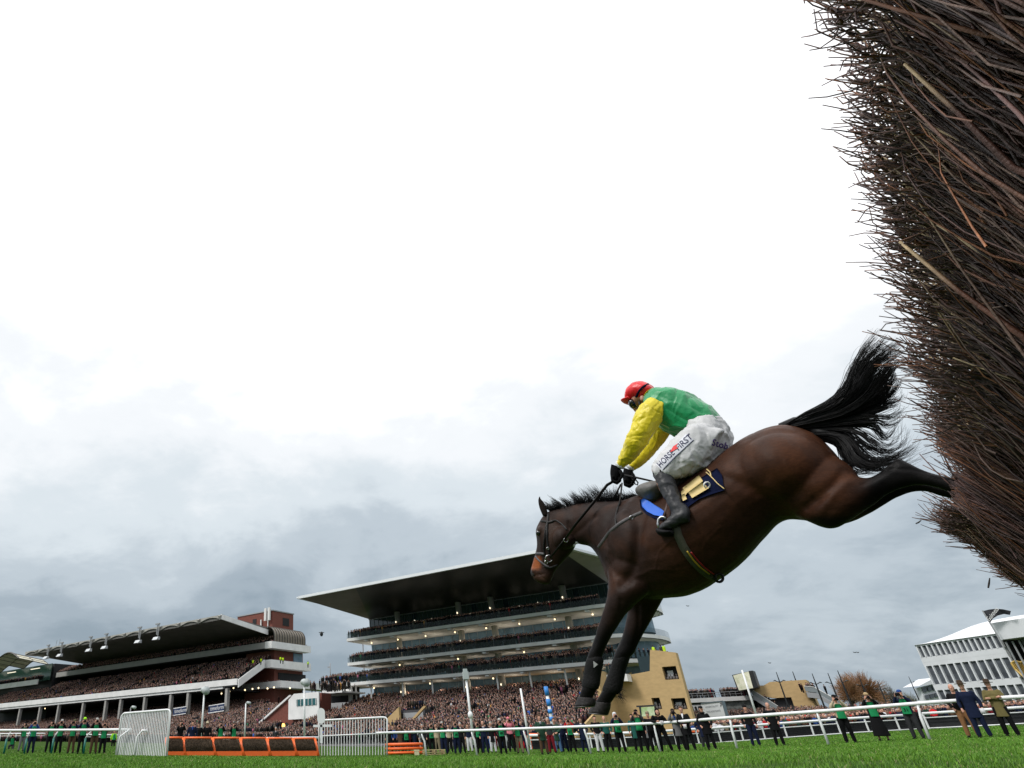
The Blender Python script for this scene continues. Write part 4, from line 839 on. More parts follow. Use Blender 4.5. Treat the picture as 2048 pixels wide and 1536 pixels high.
def side_block():
    r=thing('pavilion','small white balcony box on a brick arcade between the two grandstands','pavilion',W(97,112,0))
    part('raking_brick_wall',MB().prismW([(108.5,2.0),(108.5,4.0),(99.4,9.0),(91,9.2),(91,2.0)],109,112),brick,r)
    part('coping',MB().beam(W(108.8,108.8,4.05),W(99.4,108.8,9.1),.5,.35),conc,r)
    part('balcony_box',MB().prismW([(98.9,4.6),(98.9,8.2),(97.4,9.3),(90.6,9.3),(90.6,4.6)],107.6,107.9).ub(90.6,98.9,107.9,110,4.6,5.0),conc,r)
    w=part('window_band',MB().ub(91.2,96.6,107.5,107.59,7.0,8.2),mat('glass_teal',(.03,.12,.13),.15),r)
    for k in range(6): part('mullion',MB().ub(91.2+k*1.02,91.3+k*1.02,107.4,107.49,7.0,8.2),conc,w)
    for k in range(5):
        u=92.2+k*2.1; P=[(u-.75,2.2),(u+.75,2.2)]+[(u+.75*math.cos(a),3.4+.75*math.sin(a)) for a in np.linspace(0,math.pi,7)]; part('arch',MB().prismW(P,108.8,108.9),dkr,r)
    part('arch_lamp',MB().ell(W(101.2,108.6,3.6),(.4,.2,.4)),mat('lamp_warm',(1,.55,.12),.5,emit=3),r)
    part('upper_deck',MB().ub(88,96,112,120,9.2,9.5),conc,r)
    for i in range(60): crowdpts.append(W(random.uniform(88.5,97),random.uniform(111,118),9.4+random.random()*.9)); 
    for i in range(13): crowdpts.append(W(91+i*.56,108.6,5.0))
    r2=thing('balcony_gallery','broad white open balcony joining the large modern grandstand on its left','balcony',W(95,118,9))
    part('deck',MB().ub(90.6,99,118,128,10.9,11.5),conc,r2); part('beam',MB().ub(90.6,98.9,118.4,119,9.7,10.3),conc,r2); part('soffit',MB().ub(91,98.6,121,122,8,10.8),dkr,r2)
    for u in (98.4,91.2): part('column',MB().tube([W(u,118.9,7),W(u,118.9,10.9)],.45,12),conc,r2)
    rows(90.6,99,118.4,122,11.5,12.2)
side_block()
def big_stand():
    r=thing('grandstand','large modern grandstand with knife edged dark roof over four crowded balconies','grandstand',W(62,118,1))
    # roof: thin leading edge, dark soffit, hipped ends coloured paler for the light they catch
    mb=MB(); z0=26.25
    top=[W(88.9,100,z0+.12),W(33.6,100,z0+.12),W(31.5,140,z0+1.4),W(90.6,140,z0+1.4)]
    sof=[W(74.5,100.15,z0-.2),W(34.6,100.15,z0-.2),W(35.2,126,25.35),W(90.2,126,25.35)]
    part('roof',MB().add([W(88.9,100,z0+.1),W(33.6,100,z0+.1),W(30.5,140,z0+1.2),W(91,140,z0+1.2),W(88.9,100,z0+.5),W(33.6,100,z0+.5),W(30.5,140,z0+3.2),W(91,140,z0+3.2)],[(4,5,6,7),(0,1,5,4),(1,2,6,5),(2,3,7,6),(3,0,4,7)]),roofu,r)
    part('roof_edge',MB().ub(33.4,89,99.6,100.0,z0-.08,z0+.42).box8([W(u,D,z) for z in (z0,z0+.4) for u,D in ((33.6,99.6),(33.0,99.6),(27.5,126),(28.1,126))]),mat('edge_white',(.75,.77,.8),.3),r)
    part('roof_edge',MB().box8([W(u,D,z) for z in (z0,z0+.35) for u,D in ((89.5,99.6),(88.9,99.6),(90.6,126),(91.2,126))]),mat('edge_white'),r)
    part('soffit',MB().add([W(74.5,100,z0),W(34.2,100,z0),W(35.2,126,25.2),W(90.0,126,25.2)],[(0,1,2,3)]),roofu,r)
    part('soffit_end',MB().add([W(88.9,100,z0),W(74.5,100,z0),W(90.0,126,25.2),W(90.8,126,26.0)],[(0,1,2),(0,2,3)]),mat('soffit_brown_lit',(.16,.125,.115),.5,spec=.2,var=.2,vs=.3),r)
    part('soffit_end',MB().add([W(34.2,100,z0),W(33.2,100,z0+.1),W(27.8,126,z0+.1),W(35.2,126,25.2)],[(0,1,2,3)]),mat('soffit_lit',(.36,.33,.33),.6,spec=.2,var=.1,vs=.4),r)
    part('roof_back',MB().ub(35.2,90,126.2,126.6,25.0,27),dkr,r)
    # glass floors
    g=part('glass_front',MB().ub(35.4,90.3,126,126.15,20.6,25.2),glassd,r)
    for k in range(46): u=36+k*1.2; part('mullion',MB().ub(u,u+.06,125.9,125.99,20.6,25.2),mat('mullion_grey',(.05,.09,.09),.4),g)
    part('glass_head',MB().ub(35.2,90.4,125.85,125.99,25.1,25.35),greyp,g)
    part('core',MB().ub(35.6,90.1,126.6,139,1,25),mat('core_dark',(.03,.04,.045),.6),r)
    levels=[(19.7,20.35,90.9,26.6),(14.75,15.4,91.0,26.2),(10.8,11.45,99.0,28.0)]
    sm=mat('soffit_white',(.82,.79,.73),.7,var=.08,vs=.4)
    for i,(zb,zt,ul,ur) in enumerate(levels):
        # deck with rounded right end
        P=[(ul if i<2 else 91,118),(34,118)]+[(30.5+3.5*math.cos(a),130-12*math.sin(a)) for a in np.linspace(math.pi*.42,0,7)][:0]
        edge=[(91,118.0),(60,118.0),(36,118.0)]+[(36-7.5*math.sin(a),130-12*math.cos(a)) for a in np.linspace(.15,math.pi/2*1.25,9)]+[(33,138),(91,138)]
        n=len(edge); A=[W(u,D,zt) for u,D in edge]; B=[W(u,D,zb+.05) for u,D in edge]
        mb=MB(); mb.add(A+B,[tuple(range(n))]+[(j,j+n,(j+1)%n+n,(j+1)%n) for j in range(n)]); d=part('balcony_deck',mb,conc,r)
        # soffit rising towards the glass behind the edge
        e2=[(91,118.4),(60,118.4),(36,118.4)]+[(36-7.1*math.sin(a),130-11.6*math.cos(a)) for a in np.linspace(.15,math.pi/2*1.25,9)]+[(36,136),(36,126.2),(90,126.2)]
        mb=MB(); m=len(e2); mb.add([W(u,D,zb+.02 if D<125 and u>33.9 else zb) for u,D in e2],[tuple(range(m-1,-1,-1))]); 
        low=[W(90,124.5,zb-1.0),W(35.5,124.5,zb-1.0)]
        mb.add([W(91,118.3,zb),W(36,118.3,zb),W(36,125.9,zb-.12),W(90.4,125.9,zb-.12)],[(0,1,2,3)]); part('balcony_soffit',mb,sm,d)
        # glass balustrade
        eg=edge[:-2]; mb=MB()
        for (a,b) in zip(eg[:-1],eg[1:]):
            p,q=W(a[0],a[1]+.1,zt),W(b[0],b[1]+.1,zt); mb.ext([p,q,q+[0,0,1.05],p+[0,0,1.05]],NN*.03)
        part('glass_balustrade',mb,railg,d)
        for k in range(8):
            u=86-k*6.9; part('gusset',MB().box8([W(u+a,D,z) for z in (zb-.3,zb) for a,D in ((.35,118.3),(-.35,118.3),(-.35,119.6),(.35,119.6))]),conc,d)
            if (k+i)%2==0 or i==0: part('downlight',MB().ell(W(u-.4,119.9,zb-.6),(.17,.17,.17),nu=6,nv=4),lampg,d)
        # window band on the storey below this deck
        zl=[16.3,12.2,7.4][i]; w=part('window_band',MB().ub(36.2,90,126,126.1,zl,zb-.12),glassb,r)
        for k in range(27): u=37+k*2.0; part('mullion',MB().ub(u,u+.07,125.9,125.98,zl,zb-.2),mat('mullion_pale',(.3,.33,.35),.5),w)
        part('round_glass',MB().tube([W(34.4,130,zl),W(34.4,130,zb)],4.2,20,False),glassb,r)
        if i<2: rows(36,90.8,118.45,122.2,zt+.0,zt+.8,fill=.95,du=.46)
        else: rows(36,91,118.45,122.6,zt+.0,zt+1.0,fill=.96,du=.46)
        for a in np.linspace(.2,1.5,10 if i<2 else 14): crowdpts.append(W(36-7.1*math.sin(a),130-11.4*math.cos(a),zt)) if i==2 else None
    for u in (80,64.8,57.4,42.6):
        c=part('column',MB().tube([W(u,122.4,5),W(u,122.4,25.2)],.62,14),mat('column_beige',(.36,.34,.29),.6),r,True)
        for z in (23.0,21.7,17.6,16.2,13.2,12.1,9.2): part('uplight',MB().ell(W(u,121.6,z),(.12,.1,.2),nu=6,nv=4),mat('lamp_glow2',(1,.85,.6),.5,emit=2),c)
    # fill lights added to brighten the soffits, standing in for the lit lamps
    for zl_ in (17.0,12.6,8.9):
        for u in (87,79,71,63,55,47,39):
            ld=bpy.data.lights.new('soffit_fill','POINT'); ld.energy=75; ld.color=(1,.88,.72); ld.shadow_soft_size=.6; lo=bpy.data.objects.new('soffit_fill',ld); COL.objects.link(lo); lo.parent=r; lo.location=tuple(W(u,122.6,zl_+.1)-root_loc(r))
    for k in range(22):
        u=79-k*1.9+random.random(); 
        if random.random()<.7: part('ceiling_light',MB().beam(W(u,125.7,22.9+random.random()*.7),W(u-.9,125.7,23.1),.12,.12),mat('strip_glow'),r)
    for k,u in enumerate((90,86,78,71,64,57,50.5,44,38.5)): part('post',MB().tube([W(u,119.4,8.2),W(u,119.4,10.8)],.16,8),conc,r)
    part('tall_post',MB().tube([W(91,124,11.5),W(91,124,19.7)],.13,6),greyp,r)
    for k in range(9):
        u=58-k*2.2; part('bar_window',MB().ub(u-1.6,u,125.6,125.8,8.55,9.25),mat('bar_glow',(1,.52,.12),.5,emit=.9),r)
    # raked terrace
    part('terrace_side',MB().prismW([(34.1,-1),(34.0,-1),(33.6,1.0),(33.6,8.9),(34.1,8.9)],104,125).add([W(34.0,91,-1),W(34.0,91,.6),W(34.0,122,9.6),W(34.0,122,-1),W(33.7,91,-1),W(33.7,91,.6),W(33.7,122,9.6),W(33.7,122,-1)],[(0,1,2,3),(7,6,5,4),(1,5,6,2),(0,4,5,1)]),stone,r)
    part('terrace',MB().add([W(92,92,.0),W(34,92,-.3),W(34,125,8.3),W(92,125,7.8),W(92,92,-1),W(34,92,-1),W(34,125,-1),W(92,125,-1)],[(3,2,1,0),(4,5,6,7),(0,1,5,4),(1,2,6,5),(2,3,7,6),(3,0,4,7)]),step,r)
    rf=part('vomitory',MB().ub(64.2,68.6,104.6,108,1,5.0),mat('deep_grey',(.05,.05,.055),.7),r); part('vomitory_front',MB().ub(64.4,68.5,104.3,104.5,3.0,4.6),mat('painted_grey'),rf)
    part('vomitory_wall',MB().prismW([(74.6,1.8),(74.2,1.9),(68.6,5.5),(68.6,1.8)],103.2,103.8),stone,r); part('vomitory_wall',MB().prismW([(69,1.2),(68.4,1.2),(62.6,5.4),(63.2,5.4)],102.6,103.1),stone,r)
    def vg(u,D): return (D<109 and D>100.5 and 63.0<u<74.8 and (D-101)*.0<1 and (u<69 or u<74.8-(D-101)*.7)) or (D>=106 and D<108.5 and 64<u<69)
    rows(34.5,91,92.5,124.6,.1,7.9,gap=vg,du=.5,dD=.6)
    for i in range(8): crowdpts.append(W(64.6+i*.5,105.5,5.0))
    return r
big_stand()
CL0=[mat('onlooker_dark',(.02,.02,.024),.8),mat('onlooker_brown',(.09,.06,.045),.8),mat('onlooker_grey',(.12,.11,.11),.8)]
def sand_tower():
    r=thing('stone_tower','sand coloured stone end tower with square openings beside the modern grandstand','tower',W(27,113,0))
    opening_people=[]
    zt=11.3; p=[(36.6,111.6,3),(29,111.0,zt)]
    A=W(44,107,-.5);
    mb=MB(); mb.prismW([(44,-1),(23.7,-1),(23.6,10.9),(27.0,11.6),(27.8,8.7),(32.8,8.2),(39.6,2.3),(44,-.5)],110.2,111.6)
    # outer faces
    wall=part('wall',mb,stone,r); cut=MB()
    for x0,y0,x1,y1 in ((1322,1334,1360,1358),(1340,1397,1377,1418),(1301,1396,1326,1418)):
        a=PD(x0,y0,110.2);b=PD(x1,y1,110.2); ua,ub_=float(a@UU),float(b@UU); z1,z0=float(a[2]),float(b[2])
        cut.ub(max(ub_+.1,24.0),ua-.1,109.5,111.4,z0,z1); o=part('opening_back',MB().ub(max(ub_+.1,24.0),ua-.1,111.3,111.38,z0,z1),dkr,r); part('painted_daylight',MB().ub(ub_+.9,ub_+1.7,111.2,111.28,z0+.5,z1-.5),mat('daylight_white',(.6,.63,.66),.4),o)  # pale panel coloured as daylight seen through the opening
        for k in range(6): crowdpts.append(W(ub_+.5+k*.4,111.2,z0-.6)) if False else opening_people.append((ub_+.45+k*.4,z0))
    me=bpy.data.meshes.new('cutter'); me.from_pydata([tuple(np.array(q)-root_loc(r)) for q in cut.v],[],cut.f); co=bpy.data.objects.new('cutter',me); COL.objects.link(co); co.location=r.location
    md=wall.modifiers.new('b','BOOLEAN'); md.operation='DIFFERENCE'; md.object=co; md.solver='EXACT'; dg=bpy.context.evaluated_depsgraph_get(); dg.update(); m2=bpy.data.meshes.new_from_object(wall.evaluated_get(dg)); wall.modifiers.clear(); wall.data=m2; m2.name='wall'; bpy.data.objects.remove(co)
    for (u,z) in opening_people: part('onlooker',MB().tube([W(u,110.75,z+.01),W(u,110.75,z+.35),W(u,110.75,z+.5)],[.2,.19,.06],6).ell(W(u,110.7,z+.62),(.1,.1,.13),nu=6,nv=5),(CL0[int(u*7)%3]),r,True)
    part('recessed_window',MB().ub(27.6,29.6,112,112.1,8.0,10.9),glassd,r)
    b=part('side_balcony',MB().add([W(35.6,108.0,7.9),W(30.6,108.0,7.4),W(30.6,110.1,7.4),W(35.6,110.1,7.9),W(35.6,108.0,8.5),W(30.6,108.0,8.4),W(30.6,110.1,8.4),W(35.6,110.1,8.5)],[(0,3,2,1),(4,5,6,7),(0,1,5,4),(1,2,6,5),(2,3,7,6),(3,0,4,7)]),conc,r); part('balustrade',MB().ub(30.7,35.5,108.05,108.1,8.5,9.6),railg,b)
    for k in range(9): crowdpts.append(W(30.9+k*.5,108.5,8.4))
    for k,u in enumerate((26.7,25.6,25.2)): 
        t=thing('person',('steward in yellow jacket on the left of the stone tower roof','dark figure standing on the stone tower roof','steward at the right end of the figures on the stone tower roof')[k],'steward',W(u,111,zt-.1)); part('body',MB().tube([W(u,111,zt-.9),W(u,111,zt+.0)],[.12,.15],8).ell(W(u,111,zt+.85),(.1,.1,.13)),CL0[0],t); part('jacket',MB().tube([W(u,111,zt-.05),W(u,111,zt+.4),W(u,111,zt+.65),W(u,111,zt+.72)],[.2,.24,.2,.07],8),mat('coat_hivis' if k!=1 else 'coat_dark',(.5,.75,.02) if k!=1 else (.02,.02,.025),.6),t)
sand_tower()
def parade():
    D=160; r=thing('terrace_building','low parade ring terrace building with people on its flat viewing deck','terrace',W(28,160,2))
    part('deck',MB().ub(22.2,35.5,159.6,168,6.0,6.75),conc,r); part('wall',MB().ub(13,35.5,163,168,0,6),dkr,r)
    mb=MB(); part('deck_rail',MB().ub(22.2,35.5,159.6,159.7,7.6,7.7).ub(22.2,35.5,159.6,159.65,7.2,7.25),greyp,r)
    for k in range(14): part('rail_post',MB().ub(22.3+k,22.36+k,159.62,159.7,6.75,7.7),greyp,r)
    sb=part('stone_block',MB().prismW([(22.0,6.7),(22.0,8.3),(20,8.35),(18.8,8.9),(12.9,8.9),(12.4,2.2),(16.2,2.2),(16.2,6.1),(19,6.1)],158.8,164),stone,r)
    part('recess',MB().ub(16.3,22.2,160,163,1.8,6.0),mat('deep_grey'),r)
    w=part('lower_windows',MB().ub(31,35,160,160.1,3.4,5.6),conc,r)
    for k in range(6): part('pane',MB().ub(31.2+k*.65,31.6+k*.65,159.9,159.99,3.6,5.3),dkr,w)
    part('red_display',MB().ub(23.2,28.2,160.2,160.4,2.2,3.8),mat('display_red',(.45,.03,.03),.6,var=.6,vs=1.5),r); part('display_panel',MB().ub(23.2,28.2,160.3,160.5,3.8,5.9),mat('display_grey',(.2,.21,.2),.6,var=.6,vs=1.8),r)
    for k in range(60): crowdpts.append(W(22.4+random.random()*13,160+random.random()*2.5,6.75))
    for k in range(52): crowdpts.append(W(22.5+k*.25,159.95+.3*random.random(),6.75))
    rows(2,36,144,158,1.2,2.9,fill=.85)
    def stairs(nm,label,pts,D,wid):
        t=thing('staircase',label,'staircase',PD(*pts[0],D)); A=[PD(x,y,D) for x,y in pts]
        for a,b in zip(A[:-1],A[1:]):
            part('flight',MB().ext([a,b,b-[0,0,.9],a-[0,0,.9]],NN*wid),greyp,t); part('handrail',MB().tube([a+[0,0,1.0],b+[0,0,1.0]],.06,5).tube([a+NN*wid+[0,0,1.0],b+NN*wid+[0,0,1.0]],.06,5),mat('aerial_white'),t); part('rail_glass',MB().ext([a+[0,0,.1],b+[0,0,.1],b+[0,0,.9],a+[0,0,.9]],NN*.03),mat('glass_pale',(.22,.25,.26),.3),t)
        for k in range(14): q=random.random(); p=A[0]*(1-q)+A[-1]*q if len(A)==2 else A[0]*(1-q)+A[1]*q; crowdpts.append(p+NN*random.uniform(.5,wid-.3)+[0,0,-.1])
        return t
    stairs('s','grey concrete staircase running down from the flat viewing deck beside the stone block',[(1505,1389),(1560,1424)],158,3.2)
    stairs('s','second raised walkway and stairs descending to the right of the stone block',[(1612,1384),(1632,1386),(1700,1424)],157,3)
    for x,y in ((1604,1384),(1608,1386),(1625,1385),(1655,1390)): crowdpts.append(PD(x,y,157.5))
    # screen
    s=thing('video_screen','tilted big video screen on a dark housing above the viewing deck','screen',PD(1495,1400,157))
    q=[PD(x,y,156) for x,y in ((1478,1381),(1506,1376),(1497,1343),(1466,1351))]; part('picture',MB().ext(q,NN*.2),mat('screen_picture',(.75,.72,.6),.5,emit=.35,col2=(.25,.3,.12),vs=.9),s)
    q=[PD(x,y,156.3) for x,y in ((1506,1377),(1516,1374),(1505,1341),(1497,1342))]; part('housing',MB().ext(q,NN*3),mat('housing_black',(.015,.017,.02),.5),s); q=[PD(x,y,156.4) for x,y in ((1476,1383),(1507,1378),(1505,1341),(1464,1350))]; part('housing_back',MB().ext(q,NN*3),mat('housing_black'),s)
    s=thing('video_screen','smaller video screen on a black mast in front of the stone tower','screen',PD(1282,1440,100))
    q=[PD(x,y,99.5) for x,y in ((1284,1433),(1310,1431),(1308,1413),(1282,1415))]; part('picture',MB().ext(q,NN*.1),mat('screen_grass',(.12,.25,.03),.5,emit=.3,col2=(.6,.62,.5),vs=.8),s); part('mast',MB().beam(PD(1284,1436,100),PD(1280,1413,100),.25,.25).beam(PD(1273,1413,100),PD(1312,1411,100),.2,.2),mat('housing_black'),s)
    # sign
    s=thing('information_sign','large pale sign board reading hospitality and parade ring','sign',PD(1430,1440,120))
    a,b,c,d=[PD(x,y,120) for x,y in ((1408,1438),(1455,1433),(1446,1402),(1402,1407))]
    part('board',MB().ext([a,b,c,d],NN*.2),mat('sign_white',(.62,.64,.66),.5),s); part('frame',MB().beam(b-NN*.05,c-NN*.05,.35,.3).beam(d-NN*.05,c-NN*.05,.12,.12),mat('frame_steel',(.12,.16,.19),.5),s)
    xd=(b-a)/np.linalg.norm(b-a); W_=np.linalg.norm(b-a); Hh=np.linalg.norm(d-a); yd=np.array([0,0,1.]); tm=mat('sign_text',(.2,.21,.23),.5)
    text3d('HOSPITALITY',a+xd*W_*.2+yd*Hh*.66-NN*.05,xd,yd,Hh*.12,tm,s,w=W_*.55); text3d('PARADE RING',a+xd*W_*.2+yd*Hh*.36-NN*.05,xd,yd,Hh*.12,tm,s,w=W_*.58)
    P=a+xd*W_*.84+yd*Hh*.68-NN*.05; part('arrow',MB().beam(P,P+xd*.28+yd*.42,.06,.09).beam(P+xd*.28+yd*.42,P+xd*.02+yd*.38,.06,.07).beam(P+xd*.28+yd*.42,P+xd*.3+yd*.15,.06,.07),tm,s)
parade()
def tents():
    a9=math.radians(-9); Wd=np.array([math.sin(a9),math.cos(a9),0]); n=np.array([math.cos(a9),-math.sin(a9),0]); p0=atY(1860,1400,117)
    Q=lambda x,y,o=0: atplane(x,y,p0+n*o,n)
    S0=float(Q(1850,1330)@Wd); nd=float(p0@n)
    def T(s,z,o=0): return Wd*s+n*(nd+o)+np.array([0,0,z])
    zq=lambda x,y: float(Q(x,y)[2]); sq=lambda x,y: float(Q(x,y)@Wd)
    r=thing('hospitality_pavilion','white two storey hospitality pavilion with curved membrane roof and tall dark windows','pavilion',T(S0-8,0,4))
    ze=zq(1841,1289); z1=zq(1853,1314); z1b=zq(1859,1324); z2=zq(1867,1331); z2b=zq(1881,1368); z3=zq(1885,1375); s0=S0; s1=sq(2008,1300)-.2
    wm=mat('tent_white',(.66,.68,.71),.5,var=.05,vs=.5); gw=mat('tent_glass',(.08,.09,.105),.18,spec=.6,var=.5,vs=.6)
    part('core',MB().add([T(s,z,o) for z in (0,ze) for s,o in ((s1,.5),(s0,.5),(s0,14),(s1,14))],[(0,3,2,1),(4,5,6,7),(0,1,5,4),(1,2,6,5),(2,3,7,6),(3,0,4,7)]),dkr,r)
    def band(za,zb,nm='panel',o=-.05,m=None,sa=None,sb=None):
        sa=s0+.2 if sa is None else sa; sb=s1 if sb is None else sb
        return part(nm,MB().add([T(s,z,q) for z in (za,zb) for s,q in ((sb,o),(sa,o),(sa,.6),(sb,.6))],[(0,3,2,1),(4,5,6,7),(0,1,5,4),(1,2,6,5),(2,3,7,6),(3,0,4,7)]),m or wm,r)
    band(z1b,z1); band(z2,z1b+.02); band(z3-.35,z2b); band(ze-.25,ze+.05)
    rw=[(z1,ze-.25,15),(z2b,z2,11),(0.5,z3-.35,11)]
    for za,zb,k in rw:
        g=band(za,zb,'glazing',.2,gw)
        for j in range(k+1):
            s=s0+(s1-s0)*j/k; part('window_post',MB().add([T(s_,z,q) for z in (za,zb) for s_,q in ((s-.11,-.1),(s+.11,-.1),(s+.11,.19),(s-.11,.19))],[(0,3,2,1),(4,5,6,7),(0,1,5,4),(1,2,6,5),(2,3,7,6),(3,0,4,7)]),wm,g)
    # curved roof: rises from the eave, sagging membrane
    V=[];nn=16;mm=8
    apex=[(1841,1287,0),(1870,1272,0),(1905,1252,0),(1940,1238,0),(1975,1230,0),(2010,1226,0)]
    for i in range(nn+1):
        t=i/nn; s=s0+.3+(s1-3-s0-.3)*t
        for j in range(mm+1):
            w=j/mm; z=ze+(math.sin(w*math.pi/2)*2.9*(1-(1-min(1,t*1.6+.05))**2)+.12*math.sin(t*20)*w*(1-w)); V.append(T(s,z,w*9-.3))
    part('membrane_roof',MB().add(V,[(i*(mm+1)+j,i*(mm+1)+j+1,(i+1)*(mm+1)+j+1,(i+1)*(mm+1)+j) for i in range(nn) for j in range(mm)]),mat('membrane',(.72,.73,.75),.6,var=.06,vs=.4,bump=.3,bs=2,bdist=.05),r,True)
    # annex at far left
    r2=thing('hospitality_pavilion','small far white pavilion peeping out left of the larger one','pavilion',PD(1870,1440,150))
    e=[atY(x,y,135) for x,y in ((1838,1374),(1868,1355),(1880,1362),(1885,1400),(1850,1410))]; part('roof',MB().ext([atY(x,y,135) for x,y in ((1838,1372),(1870,1355),(1884,1358),(1884,1366))],(0,4,0)),wm,r2)
    part('wall',MB().ext([atY(x,y,136) for x,y in ((1841,1374),(1884,1364),(1896,1440),(1858,1440))],(2,4,0)),wm,r2)
    for k in range(4):
        x=1845+k*9.5; y=1376-k*2.2
        part('window',MB().ext([atY(a,b,135.7) for a,b in ((x,y),(x+7.5,y-1.8),(x+10,y+7),(x+3,y+9))],(0,.2,0)),gw,r2); part('window',MB().ext([atY(a,b,135.7) for a,b in ((x+5,y+15),(x+12,y+13.4),(x+15,y+21),(x+8,y+23))],(0,.2,0)),gw,r2)
    # right hand pavilion
    r3=thing('hospitality_pavilion','white roofed pavilion cut off by the right edge of the picture','pavilion',T(s1-12,0,-3))
    sa=s1-1.0; sb=s1-42; zc=zq(1997,1287); zd=zq(1995,1247)
    part('roof',MB().add([T(s,z,q) for z in (zc+.3,zd) for s,q in ((sb,-1.5),(sa,-1.5),(sa,12),(sb,12))],[(0,3,2,1),(4,5,6,7),(0,1,5,4),(1,2,6,5),(2,3,7,6),(3,0,4,7)]),wm,r3)
    part('hall',MB().add([T(s,z,q) for z in (0,zc+.3) for s,q in ((sb,.2),(sa-1.5,.2),(sa-1.5,12),(sb,12))],[(0,3,2,1),(0,1,5,4),(1,2,6,5),(2,3,7,6),(3,0,4,7)]),mat('hall_grey',(.10,.105,.11),.6,var=.5,vs=.5),r3)
    for k in range(3): part('post',MB().tube([T(sa-.3-k*.6,0,-1.0+k*.4),T(sa-.3-k*.6,zc,-1.0+k*.4)],.12,6),greyp,r3)
    # golden harp emblem
    hx,hy=2042,1338; O=Q(hx,hy,-.1); e1=-Wd; e2=np.array([0,0,1.]); gold=mat('harp_gold',(.55,.36,.08),.4); sc=.9
    pts=[(-.9,1.0),(-.2,1.25),(.5,.95),(1.1,1.2)]; mb=MB(); mb.tube([O+(e1*x+e2*y)*sc for x,y in pts],.13,6); mb.tube([O+(e1*x+e2*y)*sc for x,y in ((-.9,1.0),(-.8,0),(-.2,-1.1),(.1,-1.3))],.16,6); mb.tube([O+(e1*x+e2*y)*sc for x,y in ((1.1,1.2),(.7,-.2),(.1,-1.3))],.16,6)
    for k in range(7): mb.tube([O+(e1*(-.7+k*.25)+e2*(1.05-.03*k))*sc,O+(e1*(-.15+k*.12)+e2*(-1.0+k*.12))*sc],.04,4)
    part('harp_emblem',mb,gold,r3)
    # flag
    fl=thing('flag','black pennant flag with white script lettering flying from a pole by the pavilion','flag',Q(1996,1300,-2.5))
    a,b=Q(1997,1274,-2.5),Q(1965,1221,-2.5); part('pole',MB().tube([Q(2010,1300,-2.5),a,b],.1,6),greyp,fl)
    top=[(1966,1222),(1978,1219),(1992,1217.5),(2006,1218.5),(2022,1222)]; bot=[(1980,1246),(1986,1237),(1996,1231),(2008,1228),(2020,1230)]
    V=[];  
    for k,(p,q) in enumerate(zip(top,bot)): V+=[Q(*p,-2.5+.15*math.sin(k*1.6)),Q(*q,-2.5-.15*math.sin(k*1.6))]
    part('cloth',MB().add(V,[(2*i,2*i+1,2*i+3,2*i+2) for i in range(4)]),mat('flag_black',(.008,.009,.014),.7),fl)
    o=Q(1979,1243,-2.9); x_=Q(1997,1220,-2.9)-o; x_/=np.linalg.norm(x_); y_=np.cross(n,x_); y_=y_ if y_[2]>0 else -y_; text3d('Guinness',o,x_,y_,.62,mat('white_plastic'),fl,w=np.linalg.norm(Q(1999,1220,-2.9)-o))
tents()
# ---------------------------------------------------------------- trees, lamps, poles
def bare_tree(name,label,x,yb,yt,wpx,Y,m,ntw,seed,round_=1.,bark=(.05,.035,.025)):
    R=random.Random(seed); b=atY(x,yb,Y); t=atY(x,yt,Y); Hh=(t-b)[2]; Wd=abs(atY(x+wpx/2,yt+20,Y)[0]-atY(x-wpx/2,yt+20,Y)[0])/2
    r=thing(name,label,'tree',b); mb=MB(); tr=MB(); tr.tube([b,b+[0,0,Hh*.25],b+[.2,0,Hh*.4]],[Hh*.035,Hh*.028,Hh*.015],8)
    for k in range(7):
        a=R.uniform(0,6.28); q=b+[math.cos(a)*Wd*.5,math.sin(a)*Wd*.5,Hh*R.uniform(.6,.8)]; tr.tube([b+[0,0,Hh*.2],(b+q)/2+[0,0,Hh*.12],q],[Hh*.018,Hh*.01,Hh*.004],6)
    part('trunk',tr,mat('tree_bark',bark,.85),r)
    c=b+[0,0,Hh*.45]; 
    for j in range(ntw):
        th=R.uniform(0,6.283); ph=math.acos(R.uniform(-.35,1)); d=np.array([math.sin(ph)*math.cos(th),math.sin(ph)*math.sin(th),math.cos(ph)]); lump=.8+.35*mnoise.noise(Vector(d*2.1+Vector((seed,0,0)) if False else Vector((d[0]*2.1+seed,d[1]*2.1,d[2]*2.1))))
        rad=np.array([Wd,Wd,Hh*.55])*lump; r0=R.uniform(.3,.85); p=c+d*rad*r0; e=c+d*rad*min(1.05,r0+R.uniform(.12,.35))+np.array([R.gauss(0,.03),R.gauss(0,.03),R.uniform(0,.06)])*Wd
        mb.tube([p,(p+e)/2+np.array([R.gauss(0,.02),R.gauss(0,.02),.02])*Wd,e],[Hh*.0035,Hh*.0028,Hh*.0012],3,False)
    part('crown',mb,m,r)
w1=mat('willow_twigs',(.30,.15,.065),.8,col2=(.20,.11,.06),vs=.5); w2=mat('grey_twigs',(.12,.10,.075),.8,var=.3,vs=.6); w3=mat('olive_twigs',(.13,.12,.055),.8,var=.3,vs=.6)
bare_tree('willow_tree','left half of the pair of bare willows with orange twigs behind the course',1718,1438,1341,60,170,w1,2200,3)
bare_tree('willow_tree','right and taller of the two bare willows with orange twigs behind the course',1752,1440,1337,84,172,w1,3000,5)
bare_tree('bare_tree','dark grey leafless tree right of the orange willows',1800,1445,1362,62,180,w2,1600,8)
bare_tree('bare_tree','low olive leafless tree beside the white pavilion',1836,1445,1378,50,182,w3,1200,9)
bare_tree('bare_tree','tiny leafless tree top showing above the stone block',1528,1400,1364,26,215,w2,350,12)
